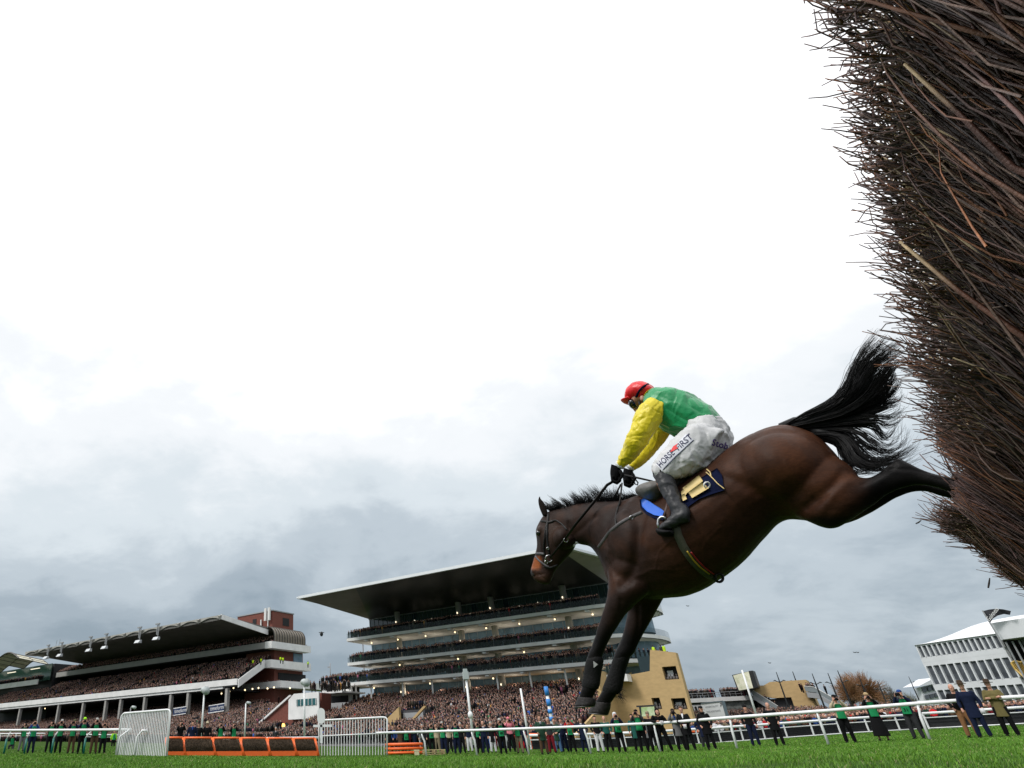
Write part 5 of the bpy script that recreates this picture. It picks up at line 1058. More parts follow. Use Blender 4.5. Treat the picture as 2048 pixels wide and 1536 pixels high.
def lamp(label,x,yb,yt,Y,arms=2):
    b=atY(x,yb,Y); h=0
    lo,hi=1,40
    for _ in range(40):
        h=(lo+hi)/2
        if proj(b+[0,0,h])[1]>yt: lo=h
        else: hi=h
    r=thing('lamp_post',label,'lamp post',b,group='black lamp posts round the parade ring'); dm=mat('lamp_black',(.012,.014,.016),.5)
    part('pole',MB().tube([b,b+[0,0,h*.62],b+[0,0,h]],[h*.024,h*.02,h*.009],8),dm,r); z=h*.72; L=h*.17
    for s in ((-1,1) if arms==2 else (-1,) if arms==1 else (1,)):
        d=np.array([1.,0,0])*s; part('arm',MB().tube([b+[0,0,z-.1],b+d*L*.6+[0,0,z+.12]],h*.011,5),dm,r); part('lamp_head',MB().tube([b+d*L*.5+[0,0,z+.1],b+d*L*.8+[0,0,z+.22],b+d*L*1.15+[0,0,z+.14]],[h*.01,h*.034,h*.01],8,flat=.5),dm,r)
for a in (('twin armed black lamp post standing in front of the stone block and staircase',1577,1415,1344,120,2),('single armed black lamp post right of the twin armed one by the stone block',1612,1418,1343,140,1),
    ('twin armed black lamp post at the right end of the stone block',1652,1422,1347,120,2),('single armed black lamp post before the second walkway',1684,1420,1346,140,1),
    ('black lamp post with right pointing arm and small floodlight left of the willows',1708,1425,1341,125,3),('twin armed black lamp post in front of the right willow',1747,1425,1352,125,2),('lone black lamp post between the grey tree and the pavilion',1838,1400,1353,130,3),('pale distant lamp post standing among the willow twigs',1781,1425,1362,150,2)): lamp(*a)
def pole(name,label,x0,y0,x1,y1,Y,r_,m,cat='pole',head=None,n=1,knob=False):
    a=atY(x0,y0,Y); lo,hi=1,60
    for _ in range(40):
        h=(lo+hi)/2
        if proj(a+[0,0,h])[1]>y1: lo=h
        else: hi=h
    r=thing(name,label,cat,a); part('shaft',MB().tube([a,a+[0,0,h]],[r_,r_*.8],10),m,r,True)
    if head=='speaker':
        t=a+[0,0,h]; part('speaker_head',MB().ell(t+[0,0,.1],(.45,.45,.35)).tube([t,t+[.3,-.5,0]],[.3,.45],10),mat('head_grey',(.42,.46,.46),.5),r,True)
    if head=='lamp':
        t=a+[0,0,h]; part('lamp_head',MB().tube([t,t+[.15,0,.1],t+[.5,-.2,.0]],[.05,.12,.16],8),mat('head_grey',(.42,.46,.46),.5),r,True)
    if head=='box': t=a+[0,0,h]; part('lamp_head',MB().box(t,(.45,.45,.6)).box(t+[0,0,.42],(.32,.32,.22)),mat('head_grey',(.42,.46,.46),.5),r)
    if head=='street':
        t=a+[0,0,h*.8]; part('lamp_arm',MB().beam(t,t+UU*h*.17,.25,.2),m,r)
    if knob: part('junction_knob',MB().ell(a+[0,0,h*knob],(.22,.22,.3)),m,r,True)
    return r,a,h
pole('loudspeaker_pole','tall white pole with a loudspeaker on top behind the orange hurdles',402,1480,411,1382,78,.11,white,'pole','speaker')
pole('camera_pole','white pole with a small lamp head rising between the hurdles and the crowd',489,1478,492,1407,78,.09,white,'pole','lamp')
pole('loudspeaker_pole','tall white pole with a loudspeaker in front of the white balcony box',609,1480,611,1366,78,.12,white,'pole','speaker')
pole('camera_pole','short lamp pole showing above the left white wing panel',255,1470,257,1416,70,.06,greyp,'pole','lamp')
pole('floodlight_pole','tall white pole with boxy lamp head and a knob halfway up, before the terrace',948,1490,931,1351,60,.11,white,'pole','box',knob=.42)
pole('flag_pole','thin plain white pole in the middle of the packed terrace',1059,1490,1045,1377,60,.10,white)
pole('flag_pole','tall bare white pole in front of the viewing deck staircase',1516,1440,1487,1340,90,.14,white)
pole('street_lamp','tall grey street lamp far away between the grandstands',661,1366,661,1326,160,.12,greyp,'street lamp','street')
def striped():
    r,a,h=pole('striped_pole','leaning blue and white striped pole in front of the crowd',1112,1490,1095,1373,62,.16,white)
    bl=mat('pole_blue',(.03,.22,.62),.5)
    for k,(z0,z1) in enumerate(((.84,1.0),(.66,.78),(.53,.60),(.40,.47),(.28,.34))): part('blue_band',MB().tube([a+[0,0,h*z0],a+[0,0,h*z1]],.185,12),bl,r,True)
striped()
def lollipop():
    a=atY(643,1486,40); r=thing('winning_post','white post with round disc and cross arm behind the right white wing','post',a)
    t=[proj(a+[0,0,h])[1] for h in (1,2)]; k=(t[0]-t[1]); h=(1486-1413)/k*1.0
    part('post',MB().beam(a,a+[0,0,h-.2],.13,.1),white,r); part('cross_arm',MB().beam(a+[-.45,0,h-1.0],a+[.6,0,h-1.0],.1,.12),white,r)
    part('disc',MB().ext([a+[.22*math.cos(q),-.06,h-.5+(.22*math.sin(q)+(.17 if math.sin(q)>0 else -.17))] for q in np.linspace(0,6.2,22)],[0,.05,0]),white,r)
lollipop()
s=thing('cable_camera','small dark camera hanging from a thin cable between the grandstands','camera',PD(643,1268,110)); part('housing',MB().ell(PD(643,1268,110),(.35,.35,.5)),mat('housing_black'),s); part('bracket',MB().beam(PD(638,1265,110),PD(648,1265,110),.12,.12),mat('housing_black'),s)
for i,(x,y) in enumerate(((1710,1305),(1716,1305),(1376,1212),(1540,1326))):
    b=atY(x,y,90); s=thing('bird',('left of two distant birds close together in the grey sky','right of two distant birds close together in the grey sky','tiny distant bird right of the horse\'s forelegs','tiny distant bird above the viewing deck screen')[i],'bird',b,group='distant birds'); part('body',MB().ell(b,(.14,.07,.05)).add([b,b+[-.25,0,.12],b+[-.14,.1,.0]],[(0,1,2)]).add([b,b+[.25,0,.12],b+[.14,.1,.0]],[(0,1,2)]),mat('bird_dark',(.02,.02,.022),.8),s)
# ---------------------------------------------------------------- rails, wings, hurdles
def interp_rail(pts,Yk):   # pixels along a rail whose depth varies smoothly
    return [atY(x,y,Yv) for (x,y),Yv in zip(pts,Yk)]
Yof=lambda x: float(np.interp(x,[-60,40,150,262,765,850,950,1058,1180,1322,1475,1660,1858,1990,2090],[41.5,41.2,40.4,38,40.9,40.7,39.1,37.6,36.2,34.9,30.9,28.5,26.0,24.9,23.7]))
def rail(label,pts,posts,r_=.062,green=False):
    P=[atY(x,y,Yof(x)) for x,y in pts]; n=40; Q=[]
    for a,b in zip(P[:-1],P[1:]):
        for k in range(6): Q.append(a+(b-a)*k/6)
    Q.append(P[-1]); r=thing('running_rail',label,'rail',[P[0][0],P[0][1],0],group='white plastic running rails')
    part('top_rail',MB().tube(Q,r_,12),white,r,True)
    for (xt,yt,xb,yb) in posts:
        Y=Yof(xt); t=atY(xt,yt,Y); b=atY(xb,yb,Y); b[2]=float(gz(b[0],b[1])); 
        if green:
            m=t+(b-t)*.38; m=np.array([b[0]+.0*(t[0]-b[0]),b[1],b[2]+.78]); k_=np.array([b[0],b[1],m[2]])
            part('post_arm',MB().tube([t,(t*.35+k_*.65)+[0,0,.05],k_],.035,8),white,r,True); part('post',MB().tube([k_,b-[0,0,.03]],.055,10),mat('post_green',(.0,.13,.10),.45),r,True)
        else:
            k_=t*.6+b*.4+np.array([(b[0]-t[0])*.35,0,.06]); 
            part('post',MB().tube([t,t*.85+b*.15+[(b[0]-t[0])*.05,0,0],k_,b-[0,0,.05]],[.035,.045,.05,.05],10),white,r,True)
rail('left white running rail on green posts ending at the slatted wing panel',[(-60,1461),(40,1460.5),(150,1460),(262,1459)],[(22,1463,8,1505),(60,1463,48,1507),(116,1463,102,1510),(183,1462,166,1512)],green=True)
rail('long white running rail in front of the photographers and spectators in the middle',[(752,1466),(850,1463.5),(950,1460.5),(1058,1457),(1180,1452.5),(1322,1446),(1475,1434),(1660,1421),(1858,1405),(1919,1401)],
   [(843,1467,853,1512),(943,1464,954,1510),(1047,1461,1058,1508),(1168,1458,1182,1507),(1308,1451,1321,1504),(1460,1440,1475,1499),(1634,1426,1658,1491),(1835,1411,1861,1481)])
rail('short stretch of white running rail at the right edge behind the men in hats',[(1999,1396),(2048,1393),(2100,1390)],[])
def far_rail(label,pts,Ys,step,two=True,first=0,mesh=False,h=1.15):
    P=[atY(x,y,Yv) for (x,y),Yv in zip(pts,Ys)]; r=thing('crowd_rail',label,'rail',[P[0][0],P[0][1],0],group='white rails in front of the crowd')
    part('top_rail',MB().tube(P,.10,8),white,r,True); part('lower_rail',MB().tube([p-[0,0,.34] for p in P],.04,6),white,r,True)
    tot=0; posts=0
    for a,b in zip(P[:-1],P[1:]):
        L=np.linalg.norm(b-a); 
        while tot<L:
            q=a+(b-a)*tot/L; g=float(gz(q[0],q[1])); g=max(g,q[2]-1.3) if q[2]-g>1.9 else g
            part('post',MB().beam(q,[q[0],q[1],g],.10,.10),white,r); tot+=step
        tot-=L
    if mesh:
        for k in range(7): part('mesh_wire',MB().tube([p+NN*.25-[0,0,.28+.13*k] for p in P],.014,3),mat('wire_black',(.02,.02,.022),.6),r)
        part('dark_mesh',MB().add([p+NN*.35-[0,0,.25] for p in P]+[p+NN*.35-[0,0,1.2] for p in P],[(i,i+1,i+1+len(P),i+len(P)) for i in range(len(P)-1)]),mat('mesh_dark',(.02,.021,.025),.8,var=.5,vs=1.2),r)
        part('bottom_board',MB().tube([p-[0,0,1.12] for p in P],.05,6),white,r,True)
far_rail('far white rail behind the kneeling photographer at the left edge',[(-60,1468),(60,1467),(90,1467)],[126,123,122],3.2)
far_rail('far white rail seen between the photographers left of the slatted wing panel',[(168,1469),(240,1470)],[123,123],3.2)
far_rail('long far white rail running behind the orange hurdles',[(440,1478),(560,1476.5),(645,1475)],[60,62,64],4)
far_rail('low white rail section behind the group in green coats',[(1058,1471),(1245,1467)],[62,62],2.6,mesh=True)
far_rail('double white rail with dark mesh in front of the right hand crowd',[(1246,1466),(1300,1464),(1430,1456),(1560,1447),(1700,1437),(1830,1429)],[62,62,64,65.7,65.4,64],2.4,mesh=True)
far_rail('double white rail with dark mesh at the right edge behind the men in hats',[(1845,1427),(1960,1420),(2100,1411)],[62,58.9,56],2.4,mesh=True)
def wing(label,TL,TR,BR,BL,Yl,Yr,n):
    a,b,c,d=atY(*TL,Yl),atY(*TR,Yr),atY(*BR,Yr),atY(*BL,Yl); r=thing('wing_panel',label,'panel',(c+d)/2,group='white slatted wings beside the hurdles')
    P=lambda s,t:(d*(1-s)+c*s)*(1-t)+(a*(1-s)+b*s)*t
    part('frame',MB().tube([P(0,0),P(0,.93),P(.03,.985),P(.06,1),P(.94,1),P(.98,.985),P(1,.94),P(1,0)],.05,8),white,r,True)
    for k in range(1,n): part('slat',MB().beam(P(k/n,0),P(k/n,.995),.042,.03),white,r)
    return r,P
r_,P=wing('left white slatted wing panel leaning beside the first orange hurdle',(244,1427),(341,1419),(333,1517),(231,1513),37,35.5,31)
part('brace',MB().tube([P(.06,0)+[0,-.3,0],P(.07,.45)+[0,-.3,0],P(.22,.6)+[0,-.15,0]],.05,8),white,r_,True); part('brace',MB().tube([P(.42,0)+[0,-.3,0],P(.42,.45)+[0,-.3,0],P(.5,.58)+[0,-.2,0],P(.58,.57)+[0,-.1,0]],.05,8),white,r_,True)
r_,P=wing('right white slatted wing panel at the end of the row of hurdles',(638,1441),(774,1434),(774,1510),(638,1511),42,41,24)
part('mid_rail',MB().tube([P(0,.55),P(1,.57)],.035,6),white,r_,True)
orange=mat('hurdle_orange',(.85,.14,.02),.45,var=.08,vs=3); brush=mat('hurdle_brush',(.07,.042,.018),.9,col2=(.03,.02,.012),vs=14,bump=1,bs=40,bdist=.06)
def hurdles():
    xs=[(331,366,310,1512,1476),(370,423,0,0,0)]
    bx=[333,371,432,488,541,594,638]; tx=[331,367,425,481,534,586,631]
    lab=['leftmost orange framed brush hurdle beside the white wing','second orange framed brush hurdle from the left','third orange framed brush hurdle from the left','fourth orange framed brush hurdle from the left','fifth orange framed brush hurdle from the left','last orange framed brush hurdle next to the right white wing']
    for k in range(6):
        Ya=40+k*.25;Yb=40+(k+1)*.25; yb0=1513-.7*k*.4;yb1=yb0-.3; yt=1475.5+.3*k
        a=atY(bx[k]+1.2,yb0,Ya-.3);b=atY(bx[k+1]-1.2,yb1,Yb-.3);c=atY(tx[k+1]-1.2,yt,Yb);d=atY(tx[k]+1.2,yt,Ya)
        r=thing('brush_hurdle',lab[k],'hurdle',(a+b)/2,group='orange brush hurdles in a row')
        part('frame',MB().tube([a,d],.075,8).tube([b,c],.075,8).tube([d,c],.06,8),orange,r,True)
        u=(b-a)/np.linalg.norm(b-a); ad=np.array([0,0,.24]); part('bottom_board',MB().ext([a,b,b+ad,a+ad],[0,.06,0]),orange,r)
        # packed brush roll with ragged twigs
        mb=MB(); h=(d-a); n=10; V=[]; 
        for i in range(n+1):
            t=i/n; 
            for j in range(9):
                w=j/8; p=a+(b-a)*(.03+.94*t)+h*(.22+.70*w)+np.array([0,-.16*math.sin(w*math.pi)-.03+.03*mnoise.noise(Vector((t*5+k,w*4,0))),0]); V.append(p)
        mb.add(V,[(i*9+j,i*9+j+1,(i+1)*9+j+1,(i+1)*9+j) for i in range(n) for j in range(8)])
        for q in range(420):
            t=random.uniform(.03,.97);w=random.uniform(0,.97); p=a+(b-a)*t+h*(.22+.7*w)+np.array([0,-.16*math.sin(w*math.pi)-.05,0]); e=p+h*random.uniform(.05,.14)+np.array([random.gauss(0,.03),random.gauss(-.02,.02),0]); mb.tube([p,e],[.009,.004],3,False)
        part('brush',mb,brush,r)
hurdles()
def stack():
    c=atY(812,1509,44); c[2]=float(gz(c[0],c[1])); 
    for k in range(3):
        r=thing('brush_hurdle',('bottom','middle','top')[k]+' orange hurdle lying flat in the stack behind the photographer','hurdle',c+[0,0,.12+.22*k],group='orange hurdles lying in a stack'); z=c+[0,0,.12+.22*k]
        part('frame',MB().tube([z+[-1.05,0,0],z+[1.0,0,0]],.08,8).tube([z+[-1.05,0,0],z+[-1.05,1.5,0]],.08,8).tube([z+[1.0,0,0],z+[1.0,1.5,0]],.08,8).tube([z+[-1.05,1.5,0],z+[1.0,1.5,0]],.08,8),orange,r,True); part('brush',MB().box(z+[0,.75,0],(1.9,1.3,.12)),brush,r)
    c=atY(868,1509,43); c[2]=float(gz(c[0],c[1])); r=thing('pallet','pale wooden pallet lying on the grass beside the stacked hurdles','pallet',c); wd=mat('pallet_wood',(.42,.33,.17),.8,var=.2,vs=8)
    for z in (.04,.14,.26): 
        for k in range(4): part('board',MB().box(c+[0,-.3+.25*k,z],(1.3,.12,.03)),wd,r)
    for x in (-.55,0,.55): part('bearer',MB().box(c+[x,.07,.09],(.09,.9,.06)).box(c+[x,.07,.2],(.09,.9,.08)),wd,r)
    c=atY(834,1511,42); c[2]=float(gz(c[0],c[1])); r=thing('block','small cream block on the grass in front of the stacked hurdles','block',c); part('slab',MB().box(c+[0,0,.12],(.26,.16,.2)).box(c+[0,0,.26],(.32,.18,.07)),mat('cream',(.62,.58,.36),.7),r)
    for i,(x,y,w,h,Y) in enumerate(((1071,1496,17,28,64),(1390,1477,14,14,64))):
        a,b,c,d=[atY(*q,Y) for q in ((x-w/2,y),(x+w/2,y),(x+w/2-2,y-h),(x-w/2-2,y-h))]; r=thing('brush_hurdle',('upright orange framed hurdle seen through the low white rail','orange framed hurdle behind the dark trousered men')[i],'hurdle',(a+b)/2); part('frame',MB().tube([a,b,c,d,a],.13,6),orange,r,True); part('brush',MB().ext([a,b,c,d],[0,.1,0]),brush,r)
stack()
# ---------------------------------------------------------------- people
skinA=mat('face_skin',(.52,.27,.19),.55); skinB=mat('face_dark_skin',(.07,.035,.022),.5)
def cm_(n,c,r=.8): return mat('cloth_'+n,c,r,var=.15,vs=9,bump=.4,bs=16,spec=.12)
CL={'black':cm_('black',(.006,.006,.007)),'navy':cm_('navy',(.008,.013,.036)),'blue':cm_('blue',(.02,.06,.22)),'darkgreen':cm_('darkgreen',(.02,.055,.035)),'teal':cm_('teal',(.015,.09,.075)),'grey':cm_('grey',(.14,.14,.145)),'dgrey':cm_('dgrey',(.03,.031,.034)),
    'beige':cm_('beige',(.42,.36,.25)),'khaki':cm_('khaki',(.22,.18,.12)),'brown':cm_('brown',(.085,.05,.03)),'tan':cm_('tan',(.24,.12,.055)),'olive':cm_('olive',(.15,.125,.05)),'red':cm_('red',(.55,.02,.025)),'maroon':cm_('maroon',(.16,.012,.02)),'jeans':cm_('jeans',(.08,.16,.3)),
    'white':cm_('white',(.62,.62,.64)),'pink':cm_('pink',(.65,.2,.25)),'bib':cm_('bib',(.015,.23,.085)),'neon':cm_('neon',(.35,.8,.03)),'trilby':cm_('trilby',(.05,.033,.022)),'tweed':cm_('tweed',(.12,.11,.07)),'lilac':cm_('lilac',(.5,.45,.6)),'camo':cm_('camo',(.09,.09,.045)),'hair_d':cm_('hair_d',(.02,.014,.01)),'hair_b':cm_('hair_b',(.09,.05,.025)),'hair_g':cm_('hair_g',(.4,.39,.37)),'hair_f':cm_('hair_f',(.36,.26,.14)),'orange':cm_('orange',(.8,.2,.02)),'hivis':cm_('hivis',(.5,.75,.02))}
POSES={}
def skeleton(pose):
    # metres, facing -Y; returns joints for arms and legs
    h=.86; J=dict(hipL=(-.09,0,.9),hipR=(.09,0,.9),kneeL=(-.11,-.03,.48),kneeR=(.12,-.02,.48),ankL=(-.13,0,.07),ankR=(.15,0,.07),chest=(0,0,1.3),neck=(0,-.01,1.46),head=(0,-.03,1.62),shL=(-.175,0,1.375),shR=(.175,0,1.375))
    if pose=='cam': J.update(elL=(-.27,-.16,1.27),haL=(-.10,-.27,1.55),elR=(.27,-.14,1.27),haR=(.07,-.24,1.57))
    elif pose=='stand': J.update(elL=(-.27,.03,1.12),haL=(-.26,-.06,.86),elR=(.27,.03,1.12),haR=(.27,-.05,.86))
    elif pose=='front': J.update(elL=(-.26,-.02,1.13),haL=(-.04,-.22,.98),elR=(.26,-.02,1.13),haR=(.04,-.23,.99))
    elif pose=='lean': J.update(elL=(-.32,-.12,1.16),haL=(-.10,-.42,1.16),elR=(.32,-.12,1.16),haR=(.06,-.44,1.15),chest=(0,-.1,1.26),neck=(0,-.2,1.4),head=(0,-.26,1.54),shL=(-.19,-.13,1.34),shR=(.19,-.13,1.34),ankL=(-.12,.1,.07),ankR=(.28,.05,.07),kneeR=(.18,-.03,.48))
    elif pose=='cross': J.update(elL=(-.27,-.05,1.14),haL=(.13,-.2,1.2),elR=(.27,-.05,1.15),haR=(-.13,-.22,1.17))
    elif pose=='pocket': J.update(elL=(-.28,.03,1.12),haL=(-.19,-.1,.92),elR=(.29,.03,1.12),haR=(.2,-.1,.92))
    elif pose=='kneel': J.update(hipL=(-.09,.05,.42),hipR=(.09,.05,.42),kneeL=(-.14,-.3,.35),kneeR=(.16,-.22,.1),ankL=(-.13,-.22,.05),ankR=(.16,.2,.08),chest=(0,-.02,.8),neck=(0,-.04,.95),head=(0,-.07,1.1),shL=(-.18,-.02,.9),shR=(.18,-.02,.9),elL=(-.26,-.18,.75),haL=(-.09,-.32,1.0),elR=(.26,-.16,.75),haR=(.08,-.3,1.02))
    return {k:np.array(v,float) for k,v in J.items()}
def toes(J,s): 
    a=J['ank'+s]; return a+np.array([.01*(-1 if s=='L' else 1),-.17,-.045])
def pose_meshes(pose):
    if pose in POSES: return POSES[pose]
    J=skeleton(pose); o={}
    b=MB(); hp=(J['hipL']+J['hipR'])/2
    def torso(mb,e,zb=None,flare=0):
        lo=hp if zb is None else hp+np.array([0,0,zb]); t=J['chest']
        secs=[]
        for c,w,d in ((lo,.165+e+flare,.12+e+flare*.8),(hp*.55+t*.45,.155+e,.11+e),(t,.185+e,.125+e),((J['shL']+J['shR'])/2+[0,0,.01],.165+e*.6,.09+e*.7),((J['shL']+J['shR'])/2*.5+J['neck']*.5+[0,0,.005],.095+e*.5,.07+e*.5)):
            secs.append((np.array(c),np.array([w,0,0]),np.array([0,d,0])))
        mb.ring(secs,18)
    def arms(mb,e,stop=1.):
        for s in 'LR':
            sh,el,ha=J['sh'+s],J['el'+s],J['ha'+s]; wr=el+(ha-el)*.8*stop; mb.tube([sh,(sh+el)/2,el,(el+wr)/2,wr],[.062+e,.055+e,.046+e,.042+e,.032+e*.8],10); mb.ell(sh,(.062+e,.064+e,.062+e))
    def legs(mb,e,stop=1.,w=1.):
        for s in 'LR':
            hi,kn,an=J['hip'+s],J['knee'+s],J['ank'+s]; mb.tube([hi,(hi+kn)/2,kn,(kn+an)/2,kn+(an-kn)*stop],[.10+e,(.082+e)*w,(.06+e)*w,(.056+e)*w,(.05+e)*w],10)
    torso(b,-.02); arms(b,-.012); legs(b,-.015)
    hd=J['head']; b.tube([J['neck']-[0,0,.05],hd-[0,0,.05]],.055,10); b.ring([(hd+np.array([0,y,z]),np.array([w,0,0]),np.array([0,d,0])) for z,w,d,y in ((-.125,.03,.03,-.045),(-.10,.052,.065,-.02),(-.05,.068,.088,-.006),(0,.077,.098,0),(.05,.077,.098,.004),(.09,.062,.08,.006),(.118,.03,.04,.006))],14)
    b.ell(hd+[0,-.10,-.02],(.014,.022,.026)); b.ell(hd+[-.078,0,-.01],(.012,.02,.03)); b.ell(hd+[.078,0,-.01],(.012,.02,.03))
    for s in 'LR':
        el,ha=J['el'+s],J['ha'+s]; d=(ha-el)/np.linalg.norm(ha-el); b.tube([ha-d*.06,ha,ha+d*.05],[.028,.036,.028],8)
        q=np.cross(d,[0,1,0.]); q/=np.linalg.norm(q)+1e-6
        for k in range(4): b.tube([ha+d*.03+q*(k-1.5)*.018,ha+d*.085+q*(k-1.5)*.019+[0,-.01,0]],[.010,.008],5)
        b.tube([ha+q*.03,ha+d*.04+q*.05],[.012,.009],5)
    o['body']=remesh(b,.013,2,'body')
    b=MB(); torso(b,.012,-.02,.005); arms(b,.01); o['jacket']=remesh(b,.018,2,'jacket')
    b=MB(); torso(b,.016,-.30 if pose!='kneel' else -.05,.022); arms(b,.012); o['coat']=remesh(b,.018,2,'coat')
    b=MB(); legs(b,.012,.97,1.08); b.ring([(hp+[0,0,z],np.array([w,0,0]),np.array([0,d,0])) for z,w,d in ((-.08,.15,.11),(0,.172,.125),(.1,.165,.12))],16); o['trousers']=remesh(b,.016,2,'trousers')
    b=MB(); b.ring([(hp+np.array([0,0,z]),np.array([w,0,0]),np.array([0,d,0])) for z,w,d in ((.08,.17,.12),(-.1,.2,.16),(-.45,.25,.2),(-.72,.28,.22))],18); o['skirt']=remesh(b,.02,2,'skirt')
    for s,k in (('L','shoe0'),('R','shoe1')):
        an,to=J['ank'+s],toes(J,s); b=MB(); b.tube([an+[0,.05,-.03],an+[0,-.02,-.02],to+[0,0,.012]],[.042,.05,.034],8,flat=.8); me=bpy.data.meshes.new('shoe'); me.from_pydata([tuple(p) for p in b.v],[],b.f); me.shade_smooth(); o[k]=me
    def raw(name,fn,rm=None):
        b=MB(); fn(b)
        if rm: o[name]=remesh(b,rm,1,name)
        else:
            me=bpy.data.meshes.new(name); me.from_pydata([tuple(p) for p in b.v],[],b.f); me.shade_smooth(); o[name]=me
    R=lambda b,L:b.ring([(hd+np.array([0,y,z]),np.array([w,0,0]),np.array([0,d,0])) for z,w,d,y in L],16)
    raw('hair',lambda b:R(b,[(-.04,.076,.05,.055),(.02,.085,.075,.035),(.06,.086,.1,.012),(.10,.07,.088,.008),(.13,.035,.045,.008)]))
    raw('beanie',lambda b:R(b,[(.03,.088,.108,.006),(.07,.089,.109,.006),(.11,.075,.09,.008),(.14,.045,.055,.01),(.15,.015,.02,.01)]))
    raw('cap',lambda b:(R(b,[(.045,.086,.105,.006),(.09,.08,.095,.008),(.12,.055,.065,.01),(.13,.02,.03,.01)]),b.ring([(hd+np.array([0,-.09,.05]),np.array([.07,0,0]),np.array([0,0,.006])),(hd+np.array([0,-.17,.035]),np.array([.055,0,0]),np.array([0,0,.005]))],12)))
    raw('trilby',lambda b:R(b,[(.055,.16,.18,0),(.045,.165,.19,0),(.06,.10,.12,.0),(.065,.086,.106,.005),(.12,.083,.1,.006),(.16,.07,.085,.006),(.17,.03,.05,.006)]))
    raw('hood',lambda b:R(b,[(-.14,.10,.09,.04),(-.08,.105,.09,.035),(0,.10,.085,.035),(.07,.095,.105,.015),(.12,.07,.085,.012),(.145,.03,.04,.012)]))
    cpt=(J['haL']+J['haR'])/2+[0,-.02,.0]
    raw('camera',lambda b:(b.box(cpt+[0,.03,.015],(.15,.07,.11)),b.tube([cpt+[0,0,0],cpt+[0,-.10,.0],cpt+[0,-.2,.0]],[.042,.046,.055],12)))
    ch=J['chest']; 
    def bib(b):
        n=7;m=6;V=[]
        top=.10;bot=-.42 if pose!='kneel' else -.34
        for i in range(m+1):
            t=i/m; z=top+(bot-top)*t
            for j in range(n+1): a=(j/n-.5)*1.55; w=(.165+.03*t) ; V.append(ch+np.array([math.sin(a)*(w+.02)*(.62 if i==0 else .95),-math.cos(a)*(.165+.03*t)-.0*(t),z])+[0,(hp-ch)[1]*t*.6,0])
        b.add(V,[(i*(n+1)+j,i*(n+1)+j+1,(i+1)*(n+1)+j+1,(i+1)*(n+1)+j) for i in range(m) for j in range(n)])
    raw('bib',bib)
    raw('scarf',lambda b:b.tube([J['neck']+[.08*math.cos(a),.075*math.sin(a),.01+.02*math.sin(a)] for a in np.linspace(0,6.28,13)],.035,8))
    raw('shirt_front',lambda b:b.add([tuple(J['neck']+[x,y,z]) for x,y,z in ((-.045,-.075,-.01),(.045,-.075,-.01),(.012,-.165,-.2),(-.012,-.165,-.2))],[(0,1,2,3)]))
    raw('tie',lambda b:b.box8([tuple(J['neck']+[x,y,z]) for z,y in ((-.2,-.175),(-.03,-.09)) for x,y2 in ((-.018,0),(.018,0),(.018,.01),(-.018,.01)) for y in (y+y2,)]))
    raw('paper',lambda b:b.box(J['haR']+[-.02,-.05,-.05],(.13,.008,.17)))
    for k,me in o.items(): me.materials.append(None)
    POSES[pose]=o; return o
